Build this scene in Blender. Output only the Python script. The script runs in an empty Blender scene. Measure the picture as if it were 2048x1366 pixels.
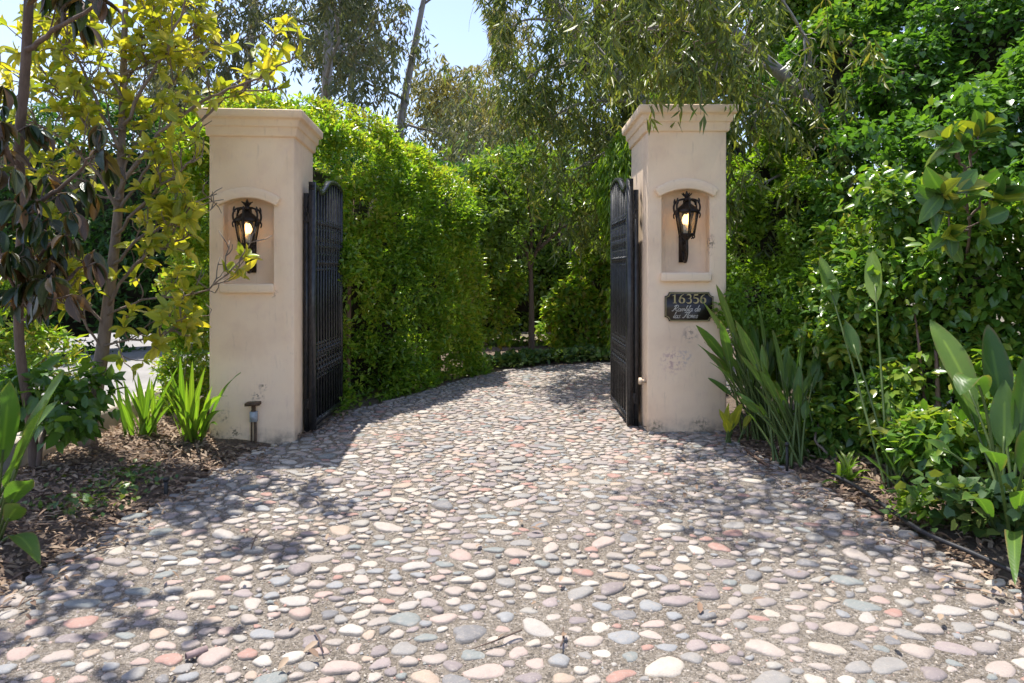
import bpy, math, random
import numpy as np
from mathutils import Vector, Matrix

# ------------------------------------------------------------------ camera, sky, sun, exposure
S = bpy.context.scene
C = S.collection
FPX, CX, HZ, CH = 1365.0, 1024.0, 542.0, 1.56      # focal length in photo pixels, centre column, horizon row, eye height
cam_d = bpy.data.cameras.new('camera')
cam_d.sensor_width = 36.0
cam_d.lens = 36.0 * FPX / 2048.0
cam_d.shift_y = -(683.0 - HZ) / 2048.0
cam_d.clip_end = 3000.0
cam = bpy.data.objects.new('camera', cam_d)
cam.location = (0, 0, CH)
cam.rotation_euler = (math.radians(90), 0, 0)
C.objects.link(cam)
S.camera = cam

SUN = Vector((-0.52, 0.74, 3.0)).normalized()
ELEV = math.asin(SUN.z)
W = bpy.data.worlds.new('World')
S.world = W
W.use_nodes = True
nt = W.node_tree
sky = nt.nodes.new('ShaderNodeTexSky')
sky.sky_type = 'NISHITA'
sky.sun_disc = False
sky.sun_elevation = ELEV
sky.sun_rotation = math.atan2(SUN.x, SUN.y)
sky.air_density = 1.0
sky.dust_density = 1.0
sky.ozone_density = 1.2
nt.nodes['Background'].inputs['Strength'].default_value = 0.094
tn = nt.nodes.new('ShaderNodeMix')                 # camera white balance: a little less cyan
tn.data_type = 'RGBA'; tn.blend_type = 'MULTIPLY'; tn.inputs[0].default_value = 1.0
tn.inputs[7].default_value = (1.0, 0.92, 0.94, 1.0)
nt.links.new(sky.outputs[0], tn.inputs[6])
nt.links.new(tn.outputs[2], nt.nodes['Background'].inputs['Color'])
sd = bpy.data.lights.new('sun', 'SUN')
sd.energy = 2.45
sd.angle = math.radians(0.53)
sd.color = (1.0, 0.955, 0.88)
so = bpy.data.objects.new('sun', sd)
so.rotation_euler = SUN.to_track_quat('Z', 'Y').to_euler()
so.location = (-4, 8, 30)
C.objects.link(so)
S.view_settings.view_transform = 'Standard'
S.view_settings.look = 'None'
S.view_settings.gamma = 1.0
S.view_settings.exposure = 1.72
S.cycles.max_bounces = 12
S.cycles.diffuse_bounces = 8
S.cycles.transmission_bounces = 8
S.cycles.transparent_max_bounces = 8
S.cycles.use_denoising = True
S.cycles.denoising_prefilter = 'FAST'

rng = np.random.default_rng(7)
random.seed(7)
R = math.radians
PI = math.pi

# ------------------------------------------------------------------ helpers
def gz(x, y=0.0):
    return 0.0165 * (np.clip(x, -4.0, 4.0) + 2.33)

def P(px, py, Y):
    """photo pixel at a chosen distance -> point"""
    return np.array(((px - CX) / FPX * Y, Y, CH - (py - HZ) / FPX * Y))

def G(px, py):
    """photo pixel -> point on the ground"""
    Y = FPX * CH / (py - HZ)
    for _ in range(6):
        X = (px - CX) / FPX * Y
        Y = FPX * (CH - float(gz(X))) / (py - HZ)
    return np.array(((px - CX) / FPX * Y, Y, float(gz((px - CX) / FPX * Y))))

def mk(name, V, F, mat=None, parent=None, smooth=False, rnd=None):
    V = np.asarray(V, dtype=np.float32).reshape(-1, 3)
    if isinstance(F, np.ndarray):
        F = [F]
    elif len(F) and not isinstance(F[0], np.ndarray):
        by = {}
        for f in F:
            by.setdefault(len(f), []).append(f)
        F = [np.array(v, dtype=np.int32) for v in by.values()]
    F = [f for f in F if len(f)]
    me = bpy.data.meshes.new(name)
    me.vertices.add(len(V))
    me.vertices.foreach_set('co', V.ravel())
    nl = sum(f.size for f in F)
    npoly = sum(len(f) for f in F)
    me.loops.add(nl)
    me.loops.foreach_set('vertex_index', np.concatenate([f.ravel() for f in F]).astype(np.int32))
    me.polygons.add(npoly)
    tot = np.concatenate([np.full(len(f), f.shape[1], dtype=np.int32) for f in F])
    st = np.zeros(npoly, dtype=np.int32)
    st[1:] = np.cumsum(tot)[:-1]
    me.polygons.foreach_set('loop_start', st)
    me.polygons.foreach_set('loop_total', tot)
    if smooth:
        me.polygons.foreach_set('use_smooth', np.ones(npoly, dtype=bool))
    if rnd is not None:
        a = me.attributes.new('rnd', 'FLOAT', 'POINT')
        a.data.foreach_set('value', np.asarray(rnd, dtype=np.float32))
    me.update(calc_edges=True)
    me.validate()
    if mat is not None:
        me.materials.append(mat)
    o = bpy.data.objects.new(name, me)
    C.objects.link(o)
    if parent is not None:
        o.parent = parent
    return o

def tag(o, label=None, cat=None, group=None, kind=None):
    if label: o['label'] = label
    if cat: o['category'] = cat
    if group: o['group'] = group
    if kind: o['kind'] = kind
    return o

def thing(name, loc, label, cat, rz=0.0, group=None):
    o = bpy.data.objects.new(name, None)
    o.empty_display_size = 0.1
    o.location = tuple(float(v) for v in loc)
    o.rotation_euler = (0, 0, rz)
    C.objects.link(o)
    return tag(o, label, cat, group)

class MB:
    def __init__(s):
        s.V, s.F, s.n = [], [], 0
    def add(s, V, F):
        V = np.asarray(V, dtype=float).reshape(-1, 3)
        s.V.append(V)
        s.F += [tuple(int(i) + s.n for i in f) for f in F]
        s.n += len(V)
        return s
    def box(s, a, b, taper=0.0):
        x0, y0, z0 = a; x1, y1, z1 = b
        t = taper
        v = [(x0, y0, z0), (x1, y0, z0), (x1, y1, z0), (x0, y1, z0), (x0 + t, y0 + t, z1), (x1 - t, y0 + t, z1), (x1 - t, y1 - t, z1), (x0 + t, y1 - t, z1)]
        return s.add(v, [(0, 3, 2, 1), (4, 5, 6, 7), (0, 1, 5, 4), (1, 2, 6, 5), (2, 3, 7, 6), (3, 0, 4, 7)])
    def tube(s, pts, rad, n=6, cap=True):
        pts = np.asarray(pts, dtype=float)
        m = len(pts)
        rad = np.broadcast_to(np.asarray(rad, dtype=float), (m,))
        tg = np.gradient(pts, axis=0)
        tg /= np.linalg.norm(tg, axis=1, keepdims=True) + 1e-9
        up = np.array((0, 0, 1.0)) if abs(tg[0][2]) < 0.9 else np.array((1.0, 0, 0))
        u = np.cross(tg[0], up); u /= np.linalg.norm(u)
        V = []
        a = np.arange(n) * 2 * PI / n
        for i in range(m):
            u = u - tg[i] * np.dot(u, tg[i]); u /= np.linalg.norm(u) + 1e-9
            w = np.cross(tg[i], u)
            V.append(pts[i] + rad[i] * (np.cos(a)[:, None] * u + np.sin(a)[:, None] * w))
        F = []
        for i in range(m - 1):
            for k in range(n):
                k2 = (k + 1) % n
                F.append((i * n + k, i * n + k2, (i + 1) * n + k2, (i + 1) * n + k))
        if cap:
            F.append(tuple(range(n - 1, -1, -1)))
            F.append(tuple((m - 1) * n + k for k in range(n)))
        return s.add(np.concatenate(V), F)
    def lathe(s, prof, n=12, c=(0, 0, 0)):
        V = [(c[0] + r * math.cos(2 * PI * k / n), c[1] + r * math.sin(2 * PI * k / n), c[2] + z) for r, z in prof for k in range(n)]
        F = []
        for i in range(len(prof) - 1):
            for k in range(n):
                k2 = (k + 1) % n
                F.append((i * n + k, i * n + k2, (i + 1) * n + k2, (i + 1) * n + k))
        F.append(tuple(range(n - 1, -1, -1)))
        F.append(tuple((len(prof) - 1) * n + k for k in range(n)))
        return s.add(V, F)
    def build(s, name, mat, parent=None, smooth=False, origin=None):
        V = np.concatenate(s.V) if s.V else np.zeros((0, 3))
        if origin is not None:
            V = V - np.asarray(origin)
        return mk(name, V, s.F, mat, parent, smooth)

ROT = np.array(((0.36, 0.48, -0.80), (-0.80, 0.60, 0.0), (0.48, 0.64, 0.60)))
def vnoise(p, seed=0):
    p = np.asarray(p, dtype=float) @ ROT
    i = np.floor(p).astype(np.int64)
    f = p - i
    f = f * f * (3 - 2 * f)
    def h(ix, iy, iz):
        n = (ix * 374761393 + iy * 668265263 + iz * 2147483647 + seed * 1274126177) & 0xffffffff
        n = ((n ^ (n >> 13)) * 1274126177) & 0xffffffff
        n = n ^ (n >> 16)
        return (n & 0xffff) / 65535.0
    r = 0
    for dx in (0, 1):
        for dy in (0, 1):
            for dz in (0, 1):
                w = (f[..., 0] if dx else 1 - f[..., 0]) * (f[..., 1] if dy else 1 - f[..., 1]) * (f[..., 2] if dz else 1 - f[..., 2])
                r = r + w * h(i[..., 0] + dx, i[..., 1] + dy, i[..., 2] + dz)
    return r

def norm(v):
    return v / (np.linalg.norm(v, axis=-1, keepdims=True) + 1e-9)

# ------------------------------------------------------------------ materials
def new_mat(name):
    m = bpy.data.materials.new(name)
    m.use_nodes = True
    t = m.node_tree
    return m, t, t.nodes['Principled BSDF']

def ramp(t, cols, const=False):
    r = t.nodes.new('ShaderNodeValToRGB')
    el = r.color_ramp.elements
    if const: r.color_ramp.interpolation = 'CONSTANT'
    n = len(cols)
    while len(el) < n: el.new(0.5)
    for i, c in enumerate(cols):
        el[i].position = i / n if const else i / max(1, n - 1)
        el[i].color = (c[0], c[1], c[2], 1)
    return r

def noise(t, scale, detail=6, rough=0.6, coord='Object', vec=None):
    n = t.nodes.new('ShaderNodeTexNoise')
    n.inputs['Scale'].default_value = scale
    n.inputs['Detail'].default_value = detail
    n.inputs['Roughness'].default_value = rough
    if vec is None:
        tc = t.nodes.new('ShaderNodeTexCoord')
        vec = tc.outputs[coord]
    t.links.new(vec, n.inputs['Vector'])
    return n

def bump(t, bsdf, h, strength, dist, prev=None):
    b = t.nodes.new('ShaderNodeBump')
    b.inputs['Strength'].default_value = strength
    b.inputs['Distance'].default_value = dist
    t.links.new(h, b.inputs['Height'])
    if prev is not None: t.links.new(prev.outputs[0], b.inputs['Normal'])
    t.links.new(b.outputs[0], bsdf.inputs['Normal'])
    return b

def mixc(t, fac, a, b, mode='MIX'):
    m = t.nodes.new('ShaderNodeMix')
    m.data_type = 'RGBA'
    m.blend_type = mode
    for k, v in ((0, fac), (6, a), (7, b)):
        if hasattr(v, 'is_linked') or hasattr(v, 'links'):
            t.links.new(v, m.inputs[k])
        elif k == 0: m.inputs[0].default_value = v
        else: m.inputs[k].default_value = (v[0], v[1], v[2], 1)
    return m.outputs[2]

def mr(t, v, a, b, c=0.0, d=1.0):
    n = t.nodes.new('ShaderNodeMapRange')
    for k, x in zip(range(1, 5), (a, b, c, d)): n.inputs[k].default_value = x
    t.links.new(v, n.inputs[0])
    return n.outputs[0]

def leaf_mat(name, cols, trans=0.42, rough=0.38, tint=(1.55, 1.45, 0.55), spec=0.5):
    m, t, b = new_mat(name)
    a = t.nodes.new('ShaderNodeAttribute')
    a.attribute_name = 'rnd'
    r = ramp(t, cols)
    t.links.new(a.outputs['Fac'], r.inputs[0])
    t.links.new(r.outputs[0], b.inputs['Base Color'])
    b.inputs['Roughness'].default_value = rough
    b.inputs['Specular IOR Level'].default_value = spec
    tr = t.nodes.new('ShaderNodeBsdfTranslucent')
    t.links.new(mixc(t, 1.0, r.outputs[0], tint, 'MULTIPLY'), tr.inputs['Color'])
    mx = t.nodes.new('ShaderNodeMixShader')
    mx.inputs[0].default_value = trans
    t.links.new(b.outputs[0], mx.inputs[1])
    t.links.new(tr.outputs[0], mx.inputs[2])
    t.links.new(mx.outputs[0], t.nodes['Material Output'].inputs['Surface'])
    return m

def big_leaf_mat(name, cols, trans=0.35, rough=0.3, tint=(1.5, 1.4, 0.5)):
    """large single leaves: colour by object, fine side veins"""
    m, t, b = new_mat(name)
    oi = t.nodes.new('ShaderNodeObjectInfo')
    r = ramp(t, cols)
    t.links.new(oi.outputs['Random'], r.inputs[0])
    n = noise(t, 9, 4, 0.6)
    col = mixc(t, mr(t, n.outputs[0], 0.35, 0.75, 0.0, 0.35), r.outputs[0], mixc(t, 1.0, r.outputs[0], (1.5, 1.3, 0.8), 'MULTIPLY'))
    at = t.nodes.new('ShaderNodeAttribute'); at.attribute_name = 'rnd'
    col = mixc(t, mr(t, at.outputs['Fac'], 0.03, 0.16, 0.55, 0.0), col, mixc(t, 1.0, col, (2.2, 1.9, 1.6), 'MULTIPLY'))
    n5 = noise(t, 3.5, 5, 0.7)
    em = t.nodes.new('ShaderNodeMath'); em.operation = 'MULTIPLY'
    t.links.new(mr(t, at.outputs['Fac'], 0.72, 1.0, 0, 1), em.inputs[0]); t.links.new(mr(t, n5.outputs[0], 0.47, 0.62, 0, 0.9), em.inputs[1])
    col = mixc(t, em.outputs[0], col, (0.24, 0.16, 0.07))
    t.links.new(col, b.inputs['Base Color'])
    b.inputs['Roughness'].default_value = rough
    w = t.nodes.new('ShaderNodeTexWave')
    w.inputs['Scale'].default_value = 22
    w.inputs['Distortion'].default_value = 0.6
    tc = t.nodes.new('ShaderNodeTexCoord')
    t.links.new(tc.outputs['Object'], w.inputs['Vector'])
    bump(t, b, w.outputs['Fac'], 0.15, 0.004)
    tr = t.nodes.new('ShaderNodeBsdfTranslucent')
    t.links.new(mixc(t, 1.0, col, tint, 'MULTIPLY'), tr.inputs['Color'])
    mx = t.nodes.new('ShaderNodeMixShader')
    mx.inputs[0].default_value = trans
    t.links.new(b.outputs[0], mx.inputs[1])
    t.links.new(tr.outputs[0], mx.inputs[2])
    t.links.new(mx.outputs[0], t.nodes['Material Output'].inputs['Surface'])
    return m

def bark_mat(name, c1, c2, scale=14):
    m, t, b = new_mat(name)
    tc = t.nodes.new('ShaderNodeTexCoord')
    mp = t.nodes.new('ShaderNodeMapping')
    mp.inputs['Scale'].default_value = (1, 1, 0.3)
    t.links.new(tc.outputs['Object'], mp.inputs[0])
    n = noise(t, scale, 8, 0.7, vec=mp.outputs[0])
    r = ramp(t, [c1, c2])
    t.links.new(mr(t, n.outputs[0], 0.3, 0.7), r.inputs[0])
    t.links.new(r.outputs[0], b.inputs['Base Color'])
    b.inputs['Roughness'].default_value = 0.85
    bump(t, b, n.outputs[0], 0.7, 0.02)
    return m

def plain(name, c, rough=0.5, metal=0.0, var=0.25, scale=8, bmp=0.0):
    m, t, b = new_mat(name)
    n = noise(t, scale, 6, 0.65)
    lo = tuple(x * (1 - var) for x in c); hi = tuple(min(1, x * (1 + var)) for x in c)
    r = ramp(t, [lo, hi])
    t.links.new(mr(t, n.outputs[0], 0.3, 0.7), r.inputs[0])
    t.links.new(r.outputs[0], b.inputs['Base Color'])
    b.inputs['Roughness'].default_value = rough
    b.inputs['Metallic'].default_value = metal
    if bmp: bump(t, b, n.outputs[0], bmp, 0.01)
    return m

def stucco_mat(name='stucco', spots=()):
    m, t, b = new_mat(name)
    big = noise(t, 1.6, 4, 0.55)
    mid = noise(t, 7.0, 6, 0.65)
    fine = noise(t, 90, 3, 0.5)
    r = ramp(t, [(0.77, 0.555, 0.375), (0.90, 0.68, 0.465), (0.86, 0.665, 0.47)])
    t.links.new(mr(t, big.outputs[0], 0.3, 0.7), r.inputs[0])
    # pinkish patch repairs and thin dark scratches / rain streaks
    c = mixc(t, mr(t, mid.outputs[0], 0.52, 0.75, 0, 0.4), r.outputs[0], (0.76, 0.53, 0.40))
    tc = t.nodes.new('ShaderNodeTexCoord')
    mp = t.nodes.new('ShaderNodeMapping')
    mp.inputs['Scale'].default_value = (9, 9, 1.6)
    t.links.new(tc.outputs['Object'], mp.inputs[0])
    st = noise(t, 3.0, 5, 0.7, vec=mp.outputs[0])
    c = mixc(t, mr(t, st.outputs[0], 0.57, 0.78, 0, 0.38), c, (0.38, 0.29, 0.21))
    # splash dirt along the foot
    sx = t.nodes.new('ShaderNodeSeparateXYZ')
    t.links.new(tc.outputs['Object'], sx.inputs[0])
    foot = t.nodes.new('ShaderNodeMath'); foot.operation = 'MULTIPLY'
    t.links.new(mr(t, sx.outputs[2], 0.0, 0.16, 1.0, 0.0), foot.inputs[0])
    t.links.new(mr(t, mid.outputs[0], 0.4, 0.65), foot.inputs[1])
    c = mixc(t, foot.outputs[0], c, (0.22, 0.17, 0.12))
    # hairline cracks, only here and there
    vo = t.nodes.new('ShaderNodeTexVoronoi'); vo.feature = 'DISTANCE_TO_EDGE'
    vo.inputs['Scale'].default_value = 2.1
    dn = noise(t, 5, 5, 0.7)
    va = t.nodes.new('ShaderNodeVectorMath'); va.operation = 'MULTIPLY_ADD'
    t.links.new(dn.outputs['Color'], va.inputs[0]); va.inputs[1].default_value = (0.25, 0.25, 0.25)
    t.links.new(tc.outputs['Object'], va.inputs[2]); t.links.new(va.outputs[0], vo.inputs['Vector'])
    cr = t.nodes.new('ShaderNodeMath'); cr.operation = 'MULTIPLY'
    t.links.new(mr(t, vo.outputs['Distance'], 0.0, 0.006, 1, 0), cr.inputs[0])
    t.links.new(mr(t, big.outputs[0], 0.58, 0.66, 0, 0.6), cr.inputs[1])
    c = mixc(t, cr.outputs[0], c, (0.16, 0.12, 0.09))
    # peeled paint and scars at given places (x, z, size, colour)
    for (sx0, sz0, sr, scol) in spots:
        vm = t.nodes.new('ShaderNodeVectorMath'); vm.operation = 'SUBTRACT'; vm.inputs[1].default_value = (sx0, 0, sz0)
        t.links.new(tc.outputs['Object'], vm.inputs[0])
        vs = t.nodes.new('ShaderNodeVectorMath'); vs.operation = 'LENGTH'
        t.links.new(vm.outputs[0], vs.inputs[0])
        pn = noise(t, 24, 6, 0.75)
        f1 = t.nodes.new('ShaderNodeMath'); f1.operation = 'MULTIPLY'
        t.links.new(mr(t, vs.outputs['Value'], sr * 0.35, sr, 1, 0), f1.inputs[0])
        t.links.new(mr(t, pn.outputs[0], 0.50, 0.56), f1.inputs[1])
        c = mixc(t, f1.outputs[0], c, scol)
    t.links.new(c, b.inputs['Base Color'])
    b.inputs['Roughness'].default_value = 0.85
    b1 = bump(t, b, mid.outputs[0], 0.25, 0.012)
    bump(t, b, fine.outputs[0], 0.25, 0.003, b1)
    return m

STONES = [(0.369, 0.306, 0.259), (0.258, 0.243, 0.222), (0.442, 0.39, 0.322), (0.298, 0.245, 0.228), (0.207, 0.222, 0.207), (0.41, 0.341, 0.288), (0.462, 0.419, 0.355), (0.347, 0.201, 0.159), (0.318, 0.295, 0.254), (0.226, 0.189, 0.181), (0.389, 0.3, 0.225), (0.38, 0.345, 0.302), (0.258, 0.26, 0.256), (0.399, 0.311, 0.264), (0.348, 0.286, 0.24), (0.421, 0.365, 0.297), (0.309, 0.27, 0.23), (0.401, 0.345, 0.293), (0.278, 0.24, 0.216), (0.359, 0.305, 0.26), (0.378, 0.276, 0.231), (0.181, 0.175, 0.172)]
def stone_mat(name, per_object):
    m, t, b = new_mat(name)
    r = ramp(t, STONES, True)
    if per_object:
        oi = t.nodes.new('ShaderNodeObjectInfo'); t.links.new(oi.outputs['Random'], r.inputs[0])
    else:
        a = t.nodes.new('ShaderNodeAttribute'); a.attribute_name = 'rnd'; t.links.new(a.outputs['Fac'], r.inputs[0])
    ge = t.nodes.new('ShaderNodeNewGeometry')
    n1 = noise(t, 16, 5, 0.6, vec=ge.outputs['Position'])
    n2 = noise(t, 130, 4, 0.7, vec=ge.outputs['Position'])
    c = mixc(t, mr(t, n1.outputs[0], 0.35, 0.7, 0, 0.55), r.outputs[0], mixc(t, 1.0, r.outputs[0], (0.72, 0.72, 0.74), 'MULTIPLY'))
    c = mixc(t, mr(t, n2.outputs[0], 0.58, 0.70, 0, 0.5), c, (0.17, 0.15, 0.13))
    n3 = noise(t, 38, 6, 0.75, vec=ge.outputs['Position'])
    c = mixc(t, mr(t, n3.outputs[0], 0.50, 0.66, 0, 0.55), c, (0.33, 0.29, 0.245))
    c = mixc(t, mr(t, n2.outputs[0], 0.40, 0.28, 0, 0.3), c, (0.60, 0.57, 0.53))
    # mortar smeared up the flanks
    sn = t.nodes.new('ShaderNodeSeparateXYZ'); t.links.new(ge.outputs['Normal'], sn.inputs[0])
    ad = t.nodes.new('ShaderNodeMath'); ad.operation = 'MULTIPLY_ADD'; ad.inputs[1].default_value = 0.7
    t.links.new(n3.outputs[0], ad.inputs[0]); t.links.new(sn.outputs[2], ad.inputs[2])
    c = mixc(t, mr(t, ad.outputs[0], 1.02, 0.80, 0, 0.85), c, (0.25, 0.215, 0.175))
    t.links.new(c, b.inputs['Base Color'])
    b.inputs['Roughness'].default_value = 0.62
    b.inputs['Specular IOR Level'].default_value = 0.35
    b1 = bump(t, b, n3.outputs[0], 0.45, 0.012)
    bump(t, b, n2.outputs[0], 0.35, 0.004, b1)
    return m

def mortar_mat():
    m, t, b = new_mat('exposed_mortar')
    n1 = noise(t, 1.3, 6, 0.65)
    n2 = noise(t, 45, 6, 0.75)
    vo = t.nodes.new('ShaderNodeTexVoronoi'); vo.inputs['Scale'].default_value = 95
    vo2 = t.nodes.new('ShaderNodeTexVoronoi'); vo2.inputs['Scale'].default_value = 48
    tc = t.nodes.new('ShaderNodeTexCoord')
    t.links.new(tc.outputs['Object'], vo.inputs['Vector']); t.links.new(tc.outputs['Object'], vo2.inputs['Vector'])
    r = ramp(t, [(0.195, 0.160, 0.120), (0.31, 0.265, 0.21)])
    t.links.new(mr(t, n1.outputs[0], 0.3, 0.7), r.inputs[0])
    sp = t.nodes.new('ShaderNodeSeparateColor'); t.links.new(vo.outputs['Color'], sp.inputs[0])
    c = mixc(t, mr(t, sp.outputs[0], 0.62, 0.9, 0, 0.8), r.outputs[0], (0.42, 0.37, 0.31))
    c = mixc(t, mr(t, sp.outputs[1], 0.8, 0.95, 0, 0.8), c, (0.09, 0.075, 0.06))
    c = mixc(t, mr(t, n2.outputs[0], 0.53, 0.66, 0, 0.75), c, (0.10, 0.082, 0.06))
    t.links.new(c, b.inputs['Base Color'])
    b.inputs['Roughness'].default_value = 0.9
    b1 = bump(t, b, vo.outputs['Distance'], 0.9, 0.012)
    b2 = bump(t, b, vo2.outputs['Distance'], 0.6, 0.015, b1)
    bump(t, b, n2.outputs[0], 0.9, 0.02, b2)
    return m

def soil_mat():
    m, t, b = new_mat('mulch_soil')
    n1 = noise(t, 3, 8, 0.7)
    n2 = noise(t, 40, 8, 0.75)
    r = ramp(t, [(0.06, 0.042, 0.03), (0.17, 0.12, 0.085), (0.30, 0.225, 0.165)])
    t.links.new(mr(t, n2.outputs[0], 0.3, 0.72), r.inputs[0])
    c = mixc(t, mr(t, n1.outputs[0], 0.4, 0.65, 0, 0.5), r.outputs[0], (0.21, 0.155, 0.12))
    t.links.new(c, b.inputs['Base Color'])
    b.inputs['Roughness'].default_value = 0.95
    bump(t, b, n2.outputs[0], 1.0, 0.04)
    return m

M = {}
M['stucco'] = stucco_mat()
M['stucco_scarred'] = stucco_mat('stucco_peeling', [(-0.12, 0.68, 0.15, (0.60, 0.40, 0.33)), (-0.02, 0.71, 0.10, (0.62, 0.50, 0.42)), (0.03, 0.92, 0.09, (0.42, 0.30, 0.22)), (0.16, 1.75, 0.13, (0.13, 0.08, 0.05)), (-0.29, 0.06, 0.09, (0.26, 0.20, 0.13)), (0.12, 0.06, 0.12, (0.30, 0.23, 0.16))])
M['stucco_cracked'] = stucco_mat('stucco_cracked', [(0.05, 0.42, 0.07, (0.30, 0.22, 0.16)), (0.10, 0.52, 0.05, (0.30, 0.22, 0.16)), (-0.24, 0.26, 0.07, (0.30, 0.22, 0.15)), (-0.15, 0.10, 0.08, (0.22, 0.16, 0.11)), (-0.32, 0.08, 0.09, (0.22, 0.16, 0.11)), (0.19, 1.36, 0.05, (0.30, 0.22, 0.15))])
M['stone'] = stone_mat('river_stone', True)
M['stone_far'] = stone_mat('river_stone_field', False)
M['mortar'] = mortar_mat()
M['soil'] = soil_mat()
M['ground'] = plain('dry_ground', (0.13, 0.11, 0.07), 0.95, var=0.4, scale=0.8)
M['concrete'] = plain('pale_concrete', (0.25, 0.24, 0.225), 0.85, var=0.25, scale=1.5, bmp=0.2)
M['kerb'] = plain('kerb_concrete', (0.40, 0.35, 0.29), 0.9, var=0.25, scale=6, bmp=0.4)
M['iron'] = plain('black_iron', (0.032, 0.033, 0.036), 0.26, 0.1, var=0.5, scale=20)
M['sheet'] = plain('black_sheet', (0.010, 0.010, 0.011), 0.5, 0.1, var=0.4, scale=6)
M['bronze'] = plain('dark_bronze', (0.035, 0.024, 0.018), 0.45, 0.6, var=0.6, scale=25, bmp=0.3)
M['rust'] = plain('rusted_steel', (0.11, 0.065, 0.04), 0.8, 0.2, var=0.6, scale=30, bmp=0.4)
M['grey_box'] = plain('weathered_grey_plastic', (0.36, 0.39, 0.42), 0.6, var=0.2, scale=12)
M['hose'] = plain('black_hose', (0.018, 0.018, 0.022), 0.5, var=0.3)
M['stake'] = plain('dark_stake', (0.03, 0.028, 0.026), 0.6, var=0.4)
M['blue_cap'] = plain('blue_grey_plastic', (0.06, 0.13, 0.19), 0.5)
M['white'] = plain('white_enamel', (0.72, 0.70, 0.66), 0.5, var=0.08)
M['plaque'] = plain('brown_black_plaque', (0.020, 0.014, 0.009), 0.35, var=0.3)
M['gold'] = plain('dull_gold_paint', (0.42, 0.34, 0.16), 0.45, 0.2, var=0.15)
M['silver'] = plain('pale_lettering', (0.50, 0.46, 0.40), 0.5, 0.1, var=0.1)
M['shadecore'] = plain('dark_shade_core', (0.035, 0.030, 0.018), 0.95, var=0.5, scale=12, bmp=0.8)  # dark fill colour standing in for shade deep inside the bushes
M['bark'] = bark_mat('smooth_brown_bark', (0.085, 0.055, 0.040), (0.19, 0.135, 0.105))
M['greybark'] = bark_mat('grey_bark', (0.12, 0.085, 0.062), (0.29, 0.225, 0.175))
M['eucbark'] = bark_mat('pale_eucalyptus_bark', (0.17, 0.15, 0.14), (0.40, 0.37, 0.345), 6)
M['redbark'] = bark_mat('reddish_stem_bark', (0.14, 0.075, 0.05), (0.27, 0.17, 0.125))
m, t, b = new_mat('lamp_glass')
b.inputs['Base Color'].default_value = (0.95, 0.90, 0.78, 1)
b.inputs['Roughness'].default_value = 0.12
b.inputs['Transmission Weight'].default_value = 0.95
b.inputs['IOR'].default_value = 1.1
M['glass'] = m
m, t, b = new_mat('lit_bulb')
b.inputs['Base Color'].default_value = (0.9, 0.7, 0.45, 1)
b.inputs['Emission Color'].default_value = (1.0, 0.62, 0.26, 1)
b.inputs['Emission Strength'].default_value = 1.3
M['bulb'] = m
# foliage
M['hedge'] = leaf_mat('hedge_leaf', [(0.080, 0.170, 0.025), (0.170, 0.310, 0.036), (0.260, 0.390, 0.044), (0.430, 0.460, 0.058), (0.200, 0.150, 0.060)], 0.54, 0.28, tint=(1.25, 1.35, 0.42))
M['roadhedge'] = leaf_mat('roadside_hedge_leaf', [(0.030, 0.085, 0.018), (0.055, 0.140, 0.028), (0.090, 0.190, 0.036)], 0.40, 0.45, tint=(1.25, 1.35, 0.42))
M['ivy'] = leaf_mat('vine_leaf', [(0.066, 0.150, 0.030), (0.102, 0.220, 0.040), (0.150, 0.290, 0.045), (0.300, 0.360, 0.050)], 0.44, 0.24, tint=(1.25, 1.35, 0.42), spec=0.65)
M['laurel'] = leaf_mat('laurel_leaf', [(0.063, 0.145, 0.026), (0.103, 0.220, 0.036), (0.161, 0.290, 0.042), (0.265, 0.340, 0.050), (0.420, 0.340, 0.070)], 0.44, 0.24, tint=(1.25, 1.35, 0.42), spec=0.65)
M['bright'] = leaf_mat('bright_bush_leaf', [(0.121, 0.240, 0.028), (0.209, 0.350, 0.036), (0.319, 0.420, 0.045)], 0.50, 0.38, tint=(1.25, 1.35, 0.42))
M['euc'] = leaf_mat('eucalyptus_leaf', [(0.070, 0.110, 0.032), (0.125, 0.170, 0.045), (0.200, 0.235, 0.055), (0.340, 0.300, 0.070)], 0.44, 0.36, tint=(1.25, 1.3, 0.55))
M['fareuc'] = leaf_mat('distant_eucalyptus_leaf', [(0.070, 0.090, 0.050), (0.115, 0.140, 0.070), (0.160, 0.175, 0.080), (0.240, 0.180, 0.105)], 0.40, 0.45, tint=(1.25, 1.25, 0.7))
M['olive'] = leaf_mat('olive_yellow_leaf', [(0.180, 0.180, 0.065), (0.270, 0.255, 0.085), (0.340, 0.280, 0.105)], 0.44, 0.5, tint=(1.2, 1.2, 0.7))
M['smalltree'] = leaf_mat('small_tree_leaf', [(0.106, 0.180, 0.041), (0.185, 0.288, 0.054), (0.317, 0.384, 0.072)], 0.46, 0.26, tint=(1.25, 1.35, 0.42), spec=0.65)
M['cover'] = leaf_mat('ground_cover_leaf', [(0.050, 0.112, 0.031), (0.092, 0.175, 0.042), (0.185, 0.224, 0.056)], 0.35, 0.4)
M['shrub'] = leaf_mat('dark_shrub_leaf', [(0.052, 0.120, 0.026), (0.098, 0.200, 0.036), (0.172, 0.280, 0.046)], 0.42, 0.24, tint=(1.25, 1.35, 0.42))
M['litter'] = leaf_mat('dry_leaf', [(0.14, 0.085, 0.055), (0.26, 0.18, 0.12), (0.38, 0.29, 0.20), (0.22, 0.13, 0.08)], 0.15, 0.8, tint=(1.2, 1.0, 0.8))
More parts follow.
